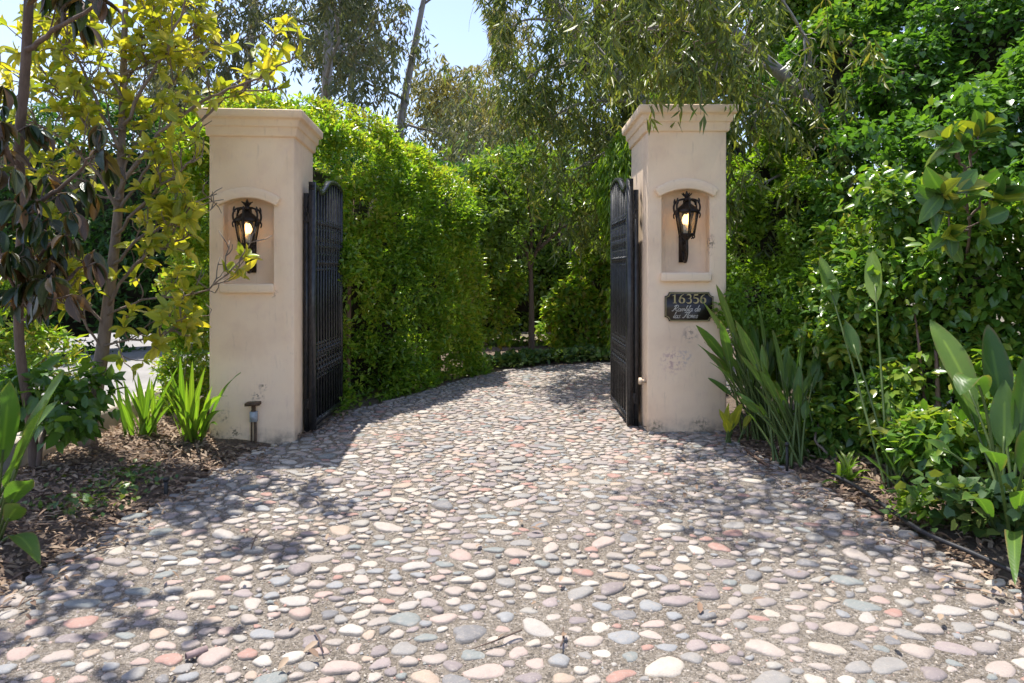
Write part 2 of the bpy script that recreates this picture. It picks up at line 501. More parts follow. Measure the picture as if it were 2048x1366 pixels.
M['magfol'] = leaf_mat('yellow_green_leaf_mass', [(0.220, 0.300, 0.040), (0.370, 0.400, 0.050), (0.520, 0.470, 0.060)], 0.50, 0.36, tint=(1.5, 1.4, 0.5))
M['magdark'] = leaf_mat('drooping_leaf_mass', [(0.016, 0.038, 0.014), (0.030, 0.055, 0.018), (0.075, 0.050, 0.026), (0.130, 0.075, 0.042)], 0.22, 0.3)
M['magleaf'] = big_leaf_mat('yellow_green_leaf', [(0.220, 0.300, 0.040), (0.370, 0.400, 0.050), (0.520, 0.470, 0.060)], 0.50, 0.36)
M['darkleaf'] = big_leaf_mat('drooping_dark_leaf', [(0.016, 0.038, 0.014), (0.030, 0.055, 0.018), (0.075, 0.050, 0.026), (0.130, 0.075, 0.042)], 0.22, 0.28)
M['paddle'] = big_leaf_mat('paddle_leaf', [(0.075, 0.150, 0.034), (0.110, 0.205, 0.040), (0.165, 0.270, 0.046)], 0.42, 0.42, tint=(1.1, 1.3, 0.45))
M['paddle_yellow'] = big_leaf_mat('yellow_paddle_leaf', [(0.34, 0.40, 0.04), (0.42, 0.45, 0.04)], 0.48, 0.4)
M['strap'] = big_leaf_mat('strap_leaf', [(0.110, 0.210, 0.032), (0.170, 0.290, 0.040), (0.240, 0.340, 0.046)], 0.46, 0.36, tint=(1.1, 1.3, 0.45))
M['rubber'] = big_leaf_mat('glossy_broad_leaf', [(0.060, 0.135, 0.034), (0.095, 0.190, 0.040), (0.330, 0.340, 0.040)], 0.34, 0.22, tint=(1.15, 1.3, 0.45))
M['stalk'] = plain('green_stalk', (0.085, 0.13, 0.03), 0.5, var=0.3)

# ------------------------------------------------------------------ leaves and foliage
def tmpl(kind):
    if kind == 'dia':
        V = np.array([(0, 0, 0), (0.45, 0.5, 0.09), (1, 0, -0.06), (0.45, -0.5, 0.09)]); F = np.array([(0, 2, 1), (0, 3, 2)])
    elif kind == 'med':
        V = np.array([(0, 0, 0), (0.5, 0, -0.02), (1, 0, -0.13), (0.25, 0.42, 0.06), (0.68, 0.40, 0.02), (0.25, -0.42, 0.06), (0.68, -0.40, 0.02)])
        F = np.array([(0, 1, 3), (1, 4, 3), (1, 2, 4), (0, 5, 1), (1, 5, 6), (1, 6, 2)])
    elif kind == 'ivy':
        V = np.array([(0.1, 0, 0), (0, 0.40, 0.0), (0.42, 0.52, 0.03), (1, 0, -0.08), (0.42, -0.52, 0.03), (0, -0.40, 0.0)])
        F = np.array([(0, 2, 1), (0, 3, 2), (0, 4, 3), (0, 5, 4)])
    return V, F
def big_leaf(n=6, fold=0.10, curl=0.22, shape=None):
    V, F = [], []
    for i in range(n + 1):
        u = i / n
        w = (shape or (lambda u: (math.sin(PI * u ** 0.9) ** 0.75)))(u) * 0.5
        zc = -curl * u * u
        V += [(u, w, zc + fold * w * 2), (u, 0, zc), (u, -w, zc + fold * w * 2)]
    for i in range(n):
        a = i * 3
        F += [(a, a + 1, a + 4, a + 3), (a + 1, a + 2, a + 5, a + 4)]
    return np.array(V), np.array(F)

def leaves(name, pos, d, n, L, Wd, mat, parent, kind='dia', rnd=None, kindtag='stuff'):
    T, F = tmpl(kind) if isinstance(kind, str) else kind
    N = len(pos)
    d = norm(d)
    y = norm(np.cross(n, d))
    z = np.cross(d, y)
    L = np.broadcast_to(L, (N,)); Wd = np.broadcast_to(Wd, (N,))
    V = pos[:, None, :] + T[None, :, 0:1] * (L[:, None, None] * d[:, None, :]) + T[None, :, 1:2] * (Wd[:, None, None] * y[:, None, :]) + T[None, :, 2:3] * (L[:, None, None] * z[:, None, :])
    k = len(T)
    FF = (F[None] + (np.arange(N) * k)[:, None, None]).reshape(-1, F.shape[1])
    if rnd is None: rnd = rng.random(N)
    o = mk(name, V.reshape(-1, 3) - np.array(parent.location), FF.astype(np.int32), mat, parent, True, np.repeat(rnd, k))
    if kindtag: o['kind'] = kindtag
    return o

def sdf(prims, p):
    r = np.full(len(p), 1e9)
    for q in prims:
        c = np.array(q['c'])
        l = p - c
        a = -q.get('rz', 0.0)
        x = l[:, 0] * math.cos(a) - l[:, 1] * math.sin(a)
        y = l[:, 0] * math.sin(a) + l[:, 1] * math.cos(a)
        l = np.stack((x, y, l[:, 2]), 1)
        h = np.array(q['h'])
        if q.get('ell'):
            s = (np.linalg.norm(l / h, axis=1) - 1) * h.min()
        else:
            rr = q.get('r', 0.25)
            e = np.abs(l) - (h - rr)
            s = np.linalg.norm(np.maximum(e, 0), axis=1) + np.minimum(e.max(1), 0) - rr
        r = np.minimum(r, s)
    return r

def fill(prims, n, shell=0.35, amp=0.22, sc=1.6, seed=0, gap=0.0, gsc=4.0, cull=True, amp2=0.08, zmin=0.02):
    lo = np.min([np.array(q['c']) - np.linalg.norm(q['h'][:2]) * np.array((1, 1, 0)) - np.array((0, 0, q['h'][2])) for q in prims], 0) - amp
    hi = np.max([np.array(q['c']) + np.linalg.norm(q['h'][:2]) * np.array((1, 1, 0)) + np.array((0, 0, q['h'][2])) for q in prims], 0) + amp
    def f(p):
        return sdf(prims, p) + amp * 2 * (vnoise(p * sc, seed) - 0.5) + amp2 * 2 * (vnoise(p * sc * 3.1, seed + 5) - 0.5)
    out, nr, got, it = [], [], 0, 0
    while got < n and it < 60:
        it += 1
        p = lo + rng.random((250000, 3)) * (hi - lo)
        p = p[p[:, 2] > zmin]
        s0 = sdf(prims, p)
        p = p[(s0 < amp + amp2) & (s0 > -shell - amp - amp2)]
        s = f(p)
        depth = -shell * rng.random(len(p)) ** 0.75
        p = p[(s < 0) & (s > depth)]
        if gap:
            p = p[vnoise(p * gsc, seed + 11) > gap * rng.random(len(p)) ** 0.4]
        if not len(p): continue
        e = 0.03
        g = norm(np.stack([f(p + np.eye(3)[k] * e) - f(p - np.eye(3)[k] * e) for k in range(3)], 1))
        if cull:
            v = norm(np.array((0, 0, CH + 0.6)) - p)
            k = (g * v).sum(1) > -0.35
            p, g = p[k], g[k]
        out.append(p); nr.append(g); got += len(p)
    return np.concatenate(out)[:n], np.concatenate(nr)[:n]

def rv(n):
    return norm(rng.normal(size=(n, 3)))

def orient(g, out=0.55, spread=0.8, droop=0.2, up=0.7):
    n = len(g)
    d = norm(g * out + rv(n) * spread + np.array((0, 0, -droop)))
    nn = norm(np.array((0, 0, up)) + g * 0.5 + rv(n) * 0.6)
    return d, nn

def bush(name, label, cat, prims, n, L, wr, mat, base=None, kind='dia', core=0.42, seed=0, amp=0.22, sc=1.6, shell=0.35, gap=0.55, gsc=4.0,
         orient_kw={}, stems=None, stem_mat='redbark', group=None, amp2=0.08, rnd_noise=0.0, cull=True):
    c = np.mean([q['c'] for q in prims], 0)
    if base is None: base = (c[0], c[1], 0.0)
    t = thing(name, base, label, cat, group=group)
    p, g = fill(prims, n, shell, amp, sc, seed, gap, gsc, amp2=amp2, cull=cull)
    d, nn = orient(g, **orient_kw)
    Ls = L * (0.45 + 1.05 * rng.random(len(p)))
    r = rng.random(len(p))
    if rnd_noise:
        r = np.clip(r * (1 - rnd_noise) + rnd_noise * np.clip((vnoise(p * 1.1, seed + 3) - 0.25) * 2, 0, 1), 0, 1)
    leaves('foliage', p, d, nn, Ls, Ls * wr, M[mat], t, kind, r)
    if core:  # added solid core, coloured like a shaded interior, keeps light from leaking through
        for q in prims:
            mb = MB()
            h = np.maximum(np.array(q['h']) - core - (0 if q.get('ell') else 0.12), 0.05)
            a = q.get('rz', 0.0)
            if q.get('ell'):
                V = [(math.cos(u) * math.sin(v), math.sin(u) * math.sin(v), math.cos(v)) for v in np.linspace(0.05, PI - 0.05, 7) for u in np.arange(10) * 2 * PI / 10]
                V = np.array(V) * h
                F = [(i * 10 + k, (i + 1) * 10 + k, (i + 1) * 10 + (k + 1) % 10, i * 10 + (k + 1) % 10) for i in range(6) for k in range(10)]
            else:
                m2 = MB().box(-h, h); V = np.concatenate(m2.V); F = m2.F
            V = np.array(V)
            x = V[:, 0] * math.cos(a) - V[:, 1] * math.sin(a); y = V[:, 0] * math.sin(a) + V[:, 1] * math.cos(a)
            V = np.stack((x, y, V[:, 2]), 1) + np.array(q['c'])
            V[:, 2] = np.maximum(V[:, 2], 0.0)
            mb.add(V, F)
            mb.build('shade_core', M['shadecore'], t, origin=base)
    for s in stems or []:
        MB().tube(s[0], s[1], 6).build('stem', M[stem_mat], t, True, origin=base)
    return t

# branching
def wander(p, d, length, n, curv=0.25, bias=(0, 0, 0)):
    pts = [np.array(p, float)]
    d = norm(np.array(d, float))
    for i in range(n):
        d = norm(d + rng.normal(size=3) * curv / math.sqrt(n) * 1.6 + np.array(bias) / n)
        pts.append(pts[-1] + d * length / n)
    return np.array(pts)

def smooth_path(pts, n=4):
    pts = np.asarray(pts, float)
    out = []
    m = len(pts)
    for i in range(m - 1):
        p0, p1, p2, p3 = pts[max(i - 1, 0)], pts[i], pts[i + 1], pts[min(i + 2, m - 1)]
        for k in range(n):
            u = k / n
            out.append(0.5 * ((2 * p1) + (p2 - p0) * u + (2 * p0 - 5 * p1 + 4 * p2 - p3) * u * u + (3 * p1 - p0 - 3 * p2 + p3) * u ** 3))
    out.append(pts[-1])
    return np.array(out)

def grow(mb, path, r0, r1, level, maxl, nb, ratio, spread, bias, tips, sides=6, tstart=0.3, nseg=5):
    """adds a tapered limb and its side branches to mb; collects (tip, direction)"""
    m = len(path)
    mb.tube(path, np.linspace(r0, r1, m), sides)
    seg = np.linalg.norm(np.diff(path, axis=0), axis=1)
    total = seg.sum()
    d_end = norm(path[-1] - path[-2])
    if level >= maxl:
        tips.append((path[-1], d_end))
        return
    for k in range(nb):
        u = tstart + (1 - tstart) * (k + rng.random()) / nb
        i = min(int(u * (m - 1)), m - 2)
        p = path[i] + (path[i + 1] - path[i]) * (u * (m - 1) - i)
        ax = norm(path[i + 1] - path[i])
        d = norm(ax * (1 - spread * 0.5) + rv(1)[0] * spread)
        ln = total * ratio * (0.6 + 0.6 * rng.random()) * (1.15 - 0.5 * u)
        rr = max((r0 + (r1 - r0) * u) * 0.6, 0.004)
        grow(mb, wander(p, d, ln, nseg, 0.35, bias), rr, max(rr * 0.35, 0.003), level + 1, maxl, nb if level + 1 < maxl - 1 else max(2, nb - 1), ratio, spread, bias, tips, max(3, sides - 1), 0.25, max(3, nseg - 1))
    tips.append((path[-1], d_end))

# ================================================================== SETTING
NG = 40
xs = np.concatenate((np.linspace(-400, -12, 8), np.linspace(-10, 10, 21), np.linspace(12, 400, 8)))
ys = np.concatenate((np.linspace(-60, -4, 5), np.linspace(-2, 20, 12), np.linspace(30, 900, 10)))
gx, gy = np.meshgrid(xs, ys)
V = np.stack((gx.ravel(), gy.ravel(), gz(gx.ravel()) - 0.05), 1)
nx = len(xs)
F = [(j * nx + i, j * nx + i + 1, (j + 1) * nx + i + 1, (j + 1) * nx + i) for j in range(len(ys) - 1) for i in range(nx - 1)]
tag(mk('ground', V, F, M['ground'], None, True), kind='structure')

# driveway: rows of (left edge, right edge)
rows = [(-2.75, -1.0, 2.85, -1.0), (-2.55, 1.5, 2.6, 1.5), (-2.45, 3.2, 2.33, 3.1), (-2.40, 4.2, 2.13, 4.5), (-2.28, 5.3, 1.98, 5.6), (-2.22, 5.9, 1.92, 6.05), (-2.00, 6.2, 1.92, 6.4),
        (-1.97, 6.9, 1.60, 7.0), (-1.90, 7.3, 1.75, 7.5), (-1.05, 8.8, 2.3, 8.1), (-0.50, 9.9, 3.2, 8.6), (0.25, 10.65, 4.4, 8.9), (1.2, 10.98, 6.0, 9.1), (2.6, 11.2, 7.0, 9.2), (5.0, 11.4, 8.0, 9.3)]
rows = np.array(rows)
LP = smooth_path(np.c_[rows[:, :2], np.zeros(len(rows))], 6)
RP = smooth_path(np.c_[rows[:, 2:], np.zeros(len(rows))], 6)
nc = 44
V, F = [], []
for i in range(len(LP)):
    for k in range(nc + 1):
        p = LP[i] + (RP[i] - LP[i]) * k / nc
        e = 0 if (k in (0, nc)) else 1
        z = gz(p[0]) + e * 0.012 * (vnoise(np.array([[p[0] * 2.2, p[1] * 2.2, 0]]), 4)[0])
        V.append((p[0] + (0 if e else 0.02 * (rng.random() - .5)), p[1], z))
for i in range(len(LP) - 1):
    for k in range(nc):
        a = i * (nc + 1) + k
        F.append((a, a + 1, a + nc + 2, a + nc + 1))
drive = mk('driveway', V, F, M['mortar'], None, True)
tag(drive, kind='structure')
poly = np.concatenate((LP[:, :2], RP[::-1, :2]))

def inside(p, poly):
    x, y = p[:, 0], p[:, 1]
    r = np.zeros(len(p), bool)
    j = len(poly) - 1
    for i in range(len(poly)):
        xi, yi = poly[i]; xj, yj = poly[j]
        c = ((yi > y) != (yj > y)) & (x < (xj - xi) * (y - yi) / (yj - yi + 1e-12) + xi)
        r ^= c
        j = i
    return r

# river stones set in the mortar
def stone_shape(seed):
    rs = np.random.default_rng(seed)
    n, rings = 14, 4
    ph = rs.random(4) * 2 * PI
    a = np.arange(n) * 2 * PI / n
    out = 1 + 0.10 * np.cos(2 * a + ph[0]) + 0.10 * np.cos(3 * a + ph[1]) + 0.05 * np.cos(4 * a + ph[3]) + 0.04 * np.cos(5 * a + ph[2])
    fl = 0.45 + 0.35 * rs.random()
    tilt = (rs.random(2) - 0.5) * 0.3
    V, F = [], []
    for i in range(rings):
        v = i / rings * PI / 2 * 1.02
        rr = math.cos(v * 0.98) ** fl
        for k in range(n):
            x, y = rr * out[k] * math.cos(a[k]), rr * out[k] * math.sin(a[k])
            z = math.sin(v) ** 0.9 * (1 + tilt[0] * x + tilt[1] * y) + (-0.6 if i == 0 else 0)
            V.append((x * (0.96 if i == 0 else 1), y * (0.96 if i == 0 else 1), z))
    V.append((0, 0, 1.03))
    for i in range(rings - 1):
        for k in range(n):
            F.append((i * n + k, i * n + (k + 1) % n, (i + 1) * n + (k + 1) % n, (i + 1) * n + k))
    top = len(V) - 1
    tri = [((rings - 1) * n + k, (rings - 1) * n + (k + 1) % n, top) for k in range(n)]
    return np.array(V), F, tri
SH = [stone_shape(100 + i) for i in range(36)]
cell = 0.22
grid = {}
st = []
for tries, (s_lo, s_hi) in ((2200, (1.1, 1.6)), (70000, (0.72, 1.12)), (110000, (0.40, 0.74))):
    cand = np.c_[rng.uniform(-3.0, 6.5, tries), rng.uniform(1.9, 11.6, tries)]
    cand = cand[inside(cand, poly)]
    nz = vnoise(np.c_[cand * 0.9, np.full(len(cand), 3.0)], 9)
    for (x, y), nzv in zip(cand, nz):
        s = rng.uniform(s_lo, s_hi)
        a = 0.0375 * s * rng.uniform(0.95, 1.6); b = 0.036 * s * rng.uniform(0.8, 1.15)
        rad = math.sqrt(a * b) * 1.03
        sp = min(max(1.10 - (y - 2.4) * 0.055, 0.92), 1.10)        # sparser in the foreground, close-set by the gate
        sp *= 0.90 + 0.28 * nzv
        if s < 0.6 and y < 5 and rng.random() < 0.4: continue
        ix, iy = int(x / cell), int(y / cell)
        ok = True
        for dx in (-1, 0, 1):
            for dy in (-1, 0, 1):
                for (x2, y2, r2) in grid.get((ix + dx, iy + dy), ()):
                    if (x - x2) ** 2 + (y - y2) ** 2 < ((rad + r2) * sp) ** 2:
                        ok = False; break
                if not ok: break
            if not ok: break
        if ok:
            grid.setdefault((ix, iy), []).append((x, y, rad))
            st.append((x, y, a, b))
def seen(x, y):
    return abs(x / y) < 0.76 and y > 2.5
st = [q for q in st]
st.sort(key=lambda q: (0 if seen(q[0], q[1]) else 1, (q[1] ** 2) / (q[2] * q[3]) ** 0.5))
near = [q for q in st if seen(q[0], q[1])][:300]
nearset = set(id(q) for q in near)
meshes = []
for (V0, F0, T0) in SH:
    o = mk('cobblestone', V0, F0 + T0, M['stone'], None, True)
    meshes.append(o.data); bpy.data.objects.remove(o)
def stone_pose(q):
    x, y, a, b = q
    ang = rng.normal(0, 0.5)
    h = 0.009 + 0.25 * b * rng.uniform(0.25, 1.2)
    return ang, h
for i, q in enumerate(near):
    ang, h = stone_pose(q)
    o = bpy.data.objects.new('cobblestone', meshes[i % len(meshes)])
    o.location = (q[0], q[1], float(gz(q[0])) + 0.004)
    o.rotation_euler = (rng.normal(0, 0.05), rng.normal(0, 0.05), ang)
    o.scale = (q[2], q[3], h)
    C.objects.link(o); o.parent = drive
VV, FQ, FT, RR, n0 = [], [], [], [], 0
for q in st:
    if id(q) in nearset: continue
    ang, h = stone_pose(q)
    V0, F0, T0 = SH[rng.integers(len(SH))]
    v = V0 * np.array((q[2], q[3], h))
    ca, sa = math.cos(ang), math.sin(ang)
    v = np.stack((v[:, 0] * ca - v[:, 1] * sa + q[0], v[:, 0] * sa + v[:, 1] * ca + q[1], v[:, 2] + float(gz(q[0])) + 0.004), 1)
    VV.append(v); FQ.append(np.array(F0) + n0); FT.append(np.array(T0) + n0); n0 += len(v)
    RR.append(np.full(len(v), rng.random()))
far_st = mk('cobblestones', np.concatenate(VV), [np.concatenate(FQ).astype(np.int32), np.concatenate(FT).astype(np.int32)], M['stone_far'], drive, True, np.concatenate(RR))
far_st['kind'] = 'stuff'

# loose grit between the stones in the foreground
ng = 9000
gp = np.c_[rng.uniform(-2.4, 2.4, ng), 2.45 + 3.2 * rng.random(ng) ** 1.3]
gp = gp[inside(gp, poly)]
gs = 0.003 + 0.007 * rng.random(len(gp)) ** 2.5
OV = np.array([(1, 0, 0), (0.2, 1, 0), (-0.9, 0.3, 0), (-0.3, -0.9, 0), (0.1, 0, 0.8)])
OF = np.array([(0, 1, 4), (1, 2, 4), (2, 3, 4), (3, 0, 4)])
an = rng.random(len(gp)) * 2 * PI
gv = OV[None] * gs[:, None, None] * (0.7 + 0.6 * rng.random((len(gp), 5, 1)))
gv = np.stack((gv[..., 0] * np.cos(an)[:, None] - gv[..., 1] * np.sin(an)[:, None] + gp[:, None, 0], gv[..., 0] * np.sin(an)[:, None] + gv[..., 1] * np.cos(an)[:, None] + gp[:, None, 1], gv[..., 2] + gz(gp[:, 0])[:, None] + 0.007), 2)
gf = (OF[None] + (np.arange(len(gp)) * 5)[:, None, None]).reshape(-1, 3)
mk('grit', gv.reshape(-1, 3), gf.astype(np.int32), M['stone_far'], drive, False, np.repeat(rng.random(len(gp)), 5))['kind'] = 'stuff'

# planting beds
def bed(name, outline, hfun, res=0.11):
    pl = np.array(outline)
    lo, hi = pl.min(0), pl.max(0)
    nx, ny = int((hi[0] - lo[0]) / res) + 2, int((hi[1] - lo[1]) / res) + 2
    X, Y = np.meshgrid(lo[0] + np.arange(nx) * res, lo[1] + np.arange(ny) * res)
    p = np.c_[X.ravel(), Y.ravel()]
    ins = inside(p, pl)
    z = gz(p[:, 0]) + hfun(p)
    Fs = []
    for j in range(ny - 1):
        for i in range(nx - 1):
            a = j * nx + i
            if ins[a] or ins[a + 1] or ins[a + nx] or ins[a + nx + 1]:
                Fs.append((a, a + 1, a + nx + 1, a + nx))
    o = mk(name, np.c_[p, z], np.array(Fs), M['soil'], None, True)
    return tag(o, kind='structure')
def left_h(p):
    d = np.clip((np.interp(p[:, 1], LP[:, 1], LP[:, 0]) - 0.05 - p[:, 0]) / 0.9, -0.05, 1)
    d2 = np.clip((p[:, 0] + 3.95) / 0.4, 0, 1)
    return -0.03 + 0.12 * d * d2 + 0.05 * (vnoise(np.c_[p * 2.6, p[:, :1] * 0], 2) - 0.2) * np.clip(d * 3, 0, 1) + 0.02 * vnoise(np.c_[p * 9, p[:, :1] * 0], 3)
def right_h(p):
    d = np.clip((p[:, 0] - np.interp(p[:, 1], RP[:40, 1], RP[:40, 0]) - 0.06) / 0.8, -0.05, 1)
    return -0.03 + 0.07 * d + 0.05 * (vnoise(np.c_[p * 2.6, p[:, :1] * 0], 2) - 0.2) * np.clip(d * 3, 0, 1) + 0.015 * vnoise(np.c_[p * 9, p[:, :1] * 0], 3)
bed_l = bed('planting_bed_left', [(-2.3, 0.5), (-2.36, 3.2), (-2.3, 4.2), (-2.2, 5.3), (-2.1, 6.2), (-2.0, 7.0), (-3.9, 9.5), (-4.05, 7.0), (-3.95, 5.4), (-5.6, 3.5), (-5.6, 0.5)], left_h)
bed_r = bed('planting_bed_right', [(2.5, 0.5), (2.27, 3.1), (2.05, 4.5), (1.90, 5.6), (1.85, 6.05), (1.9, 7.4), (2.6, 7.9), (6.5, 8.5), (6.5, 0.5)], right_h)
bed_f = bed('planting_bed_far', [(-3.6, 6.9), (-1.85, 7.2), (-1.0, 8.85), (-0.45, 9.95), (0.25, 10.75), (1.2, 11.08), (2.6, 11.3), (8, 11.4), (8, 15), (-3, 15)], lambda p: -0.022 + 0.03 * vnoise(np.c_[p * 3, p[:, :1] * 0], 3), 0.08)

# side road beyond the left bed and its kerb
V = [(-4.12, 5.6, 0.17), (-4.15, 8.6, 0.17), (-3.0, 12.2, 0.17), (-3.0, 16, 0.17), (-14, 16, 0.17), (-14, 4.0, 0.17), (-4.3, 4.0, 0.17)]
tag(mk('side_road', V, [(0, 1, 2, 3, 4, 5, 6)], M['concrete']), kind='structure')
mb = MB()
kp = [(-4.0, 4.8), (-4.02, 6.0), (-4.06, 7.4), (-4.0, 8.7), (-3.6, 10.2), (-3.0, 12.0)]
KV, KF = [], []
for i, (x, y) in enumerate(kp):
    for dx, z in ((0.10, -0.10), (0.10, 0.20), (0.085, 0.215), (-0.14, 0.215), (-0.155, 0.10)):
        KV.append((x + dx, y, z))
for i in range(len(kp) - 1):
    for k in range(4):
        a = i * 5 + k
        KF.append((a, a + 5, a + 6, a + 1))
KF += [(0, 1, 2, 3, 4)]
tag(mk('kerb', KV, KF, M['kerb']), kind='structure')

# ================================================================== GATE PILLARS
def arc_pts(w, zc, rise, n=12):
    """arc over width w, crown at zc, dropping by rise at the ends"""
    r = w * w / (8 * rise) + rise / 2
    a0 = math.asin(w / 2 / r)
    return [(r * math.sin(a), zc - r + r * math.cos(a)) for a in np.linspace(-a0, a0, n)]

def pillar(loc, rz, w, dep, H, dz, label, nx0=0.0, shaft_mat='stucco'):
    t = thing('gate_pillar', loc, label, 'pillar', rz)
    # shaft, origin at the middle of the front face at ground level, y = 0 is the front
    hw = w / 2
    nw, nd = 0.44, 0.13
    zs, ztop = 1.44 + dz, 2.225 + dz
    arch = arc_pts(nw, ztop, 0.065, 9)
    arch = [(x + nx0, z) for x, z in arch]
    zb = H - 0.23
    mb = MB()
    V = [(-hw, 0, -0.2), (hw, 0, -0.2), (hw, 0, zb), (-hw, 0, zb)]
    loop = [(nx0 - nw / 2, zs), (nx0 + nw / 2, zs)] + arch[::-1]
    lv = [(x, 0, z) for x, z in loop]
    V += lv
    n = len(loop)
    b0 = 4
    L = [b0 + i for i in range(n)]
    # front face round the niche: bottom strip, right strip, left strip, top strip as a fan over the arch
    F = [(0, 1, L[1], L[0]), (1, 2, L[2], L[1]), (3, 0, L[0], L[-1])]
    top = L[2:]
    mid = len(top) // 2
    for i in range(mid):
        F.append((2, top[i + 1], top[i]))
    F.append((2, 3, top[mid]))
    for i in range(mid, len(top) - 1):
        F.append((3, top[i + 1], top[i]))
    # niche walls and back
    bk = [(x, nd, z) for x, z in loop]
    nb0 = len(V); V += bk
    for i in range(n):
        j = (i + 1) % n
        F.append((L[i], L[j], nb0 + j, nb0 + i))
    F.append(tuple(nb0 + i for i in range(n)))
    # sides, back
    s0 = len(V)
    V += [(-hw, dep, -0.2), (hw, dep, -0.2), (hw, dep, zb), (-hw, dep, zb)]
    F += [(1, s0 + 1, s0 + 2, 2), (s0, 0, 3, s0 + 3), (s0 + 1, s0, s0 + 3, s0 + 2)]
    o = mk('shaft', V, F, M[shaft_mat], t)
    bv = o.modifiers.new('soft_edges', 'BEVEL'); bv.width = 0.014; bv.segments = 2; bv.limit_method = 'ANGLE'; bv.angle_limit = R(50)
    # moulded cap, three courses
    def course(name, prof):
        m2 = MB()
        rings = []
        for ov, z in prof:
            rings.append([(-hw - ov, -ov, z), (hw + ov, -ov, z), (hw + ov, dep + ov, z), (-hw - ov, dep + ov, z)])
        Vc = [v for r_ in rings for v in r_]
        Fc = [(3, 2, 1, 0)] + [(i * 4 + k, i * 4 + (k + 1) % 4, i * 4 + 4 + (k + 1) % 4, i * 4 + 4 + k) for i in range(len(rings) - 1) for k in range(4)] + [tuple((len(rings) - 1) * 4 + k for k in range(4))]
        o = mk(name, Vc, Fc, M['stucco'], t)
        bv = o.modifiers.new('soft_edges', 'BEVEL'); bv.width = 0.006; bv.segments = 2; bv.limit_method = 'ANGLE'; bv.angle_limit = R(35)
        return o
    course('lower_moulding', [(0.012, H - 0.235), (0.022, H - 0.225), (0.026, H - 0.165), (0.034, H - 0.150)])
    course('upper_moulding', [(0.036, H - 0.152), (0.046, H - 0.142), (0.052, H - 0.090), (0.066, H - 0.078)])
    course('cap_slab', [(0.068, H - 0.080), (0.084, H - 0.070), (0.087, H - 0.004), (0.080, H)])
    # arched hood
    ho = arc_pts(0.584, 2.308 + dz, 0.098, 15)
    hi = arc_pts(0.505, 2.212 + dz, 0.072, 15)
    Vh, Fh = [], []
    for (x, z), (x2, z2) in zip(ho, hi):
        Vh += [(x + nx0, -0.062, z), (x + nx0, 0.01, z), (x2 + nx0, -0.058, z2), (x2 + nx0, 0.01, z2)]
    for i in range(len(ho) - 1):
        a, c = i * 4, i * 4 + 4
        Fh += [(a, a + 2, c + 2, c), (a + 1, a, c, c + 1), (a + 2, a + 3, c + 3, c + 2)]
    e = (len(ho) - 1) * 4
    Fh += [(0, 1, 3, 2), (e, e + 2, e + 3, e + 1)]
    o = mk('niche_hood', Vh, Fh, M['stucco'], t)
    bv = o.modifiers.new('soft_edges', 'BEVEL'); bv.width = 0.01; bv.segments = 2; bv.limit_method = 'ANGLE'; bv.angle_limit = R(40)
    m2 = MB().box((nx0 - 0.235, -0.048, 1.362 + dz), (nx0 + 0.230, 0.09, 1.446 + dz))
    o = m2.build('niche_sill', M['stucco'], t)
    bv = o.modifiers.new('soft_edges', 'BEVEL'); bv.width = 0.016; bv.segments = 3
    return t

pil_l = pillar((-2.336, 6.13, 0.0), R(5.0), 0.745, 0.83, 3.0, 0.0, 'beige stucco gate pillar on the left, beside the yellow-leaved young tree', nx0=-0.03, shaft_mat='stucco_cracked')
pil_r = pillar((1.615, 6.30, 0.055), R(-0.5), 0.730, 0.90, 3.025, 0.045, 'beige stucco gate pillar on the right, carrying the number plaque', nx0=-0.012, shaft_mat='stucco_scarred')

def local(t, x, y, z):
    c, s = math.cos(t.rotation_euler[2]), math.sin(t.rotation_euler[2])
    return (t.location[0] + x * c - y * s, t.location[1] + x * s + y * c, t.location[2] + z)

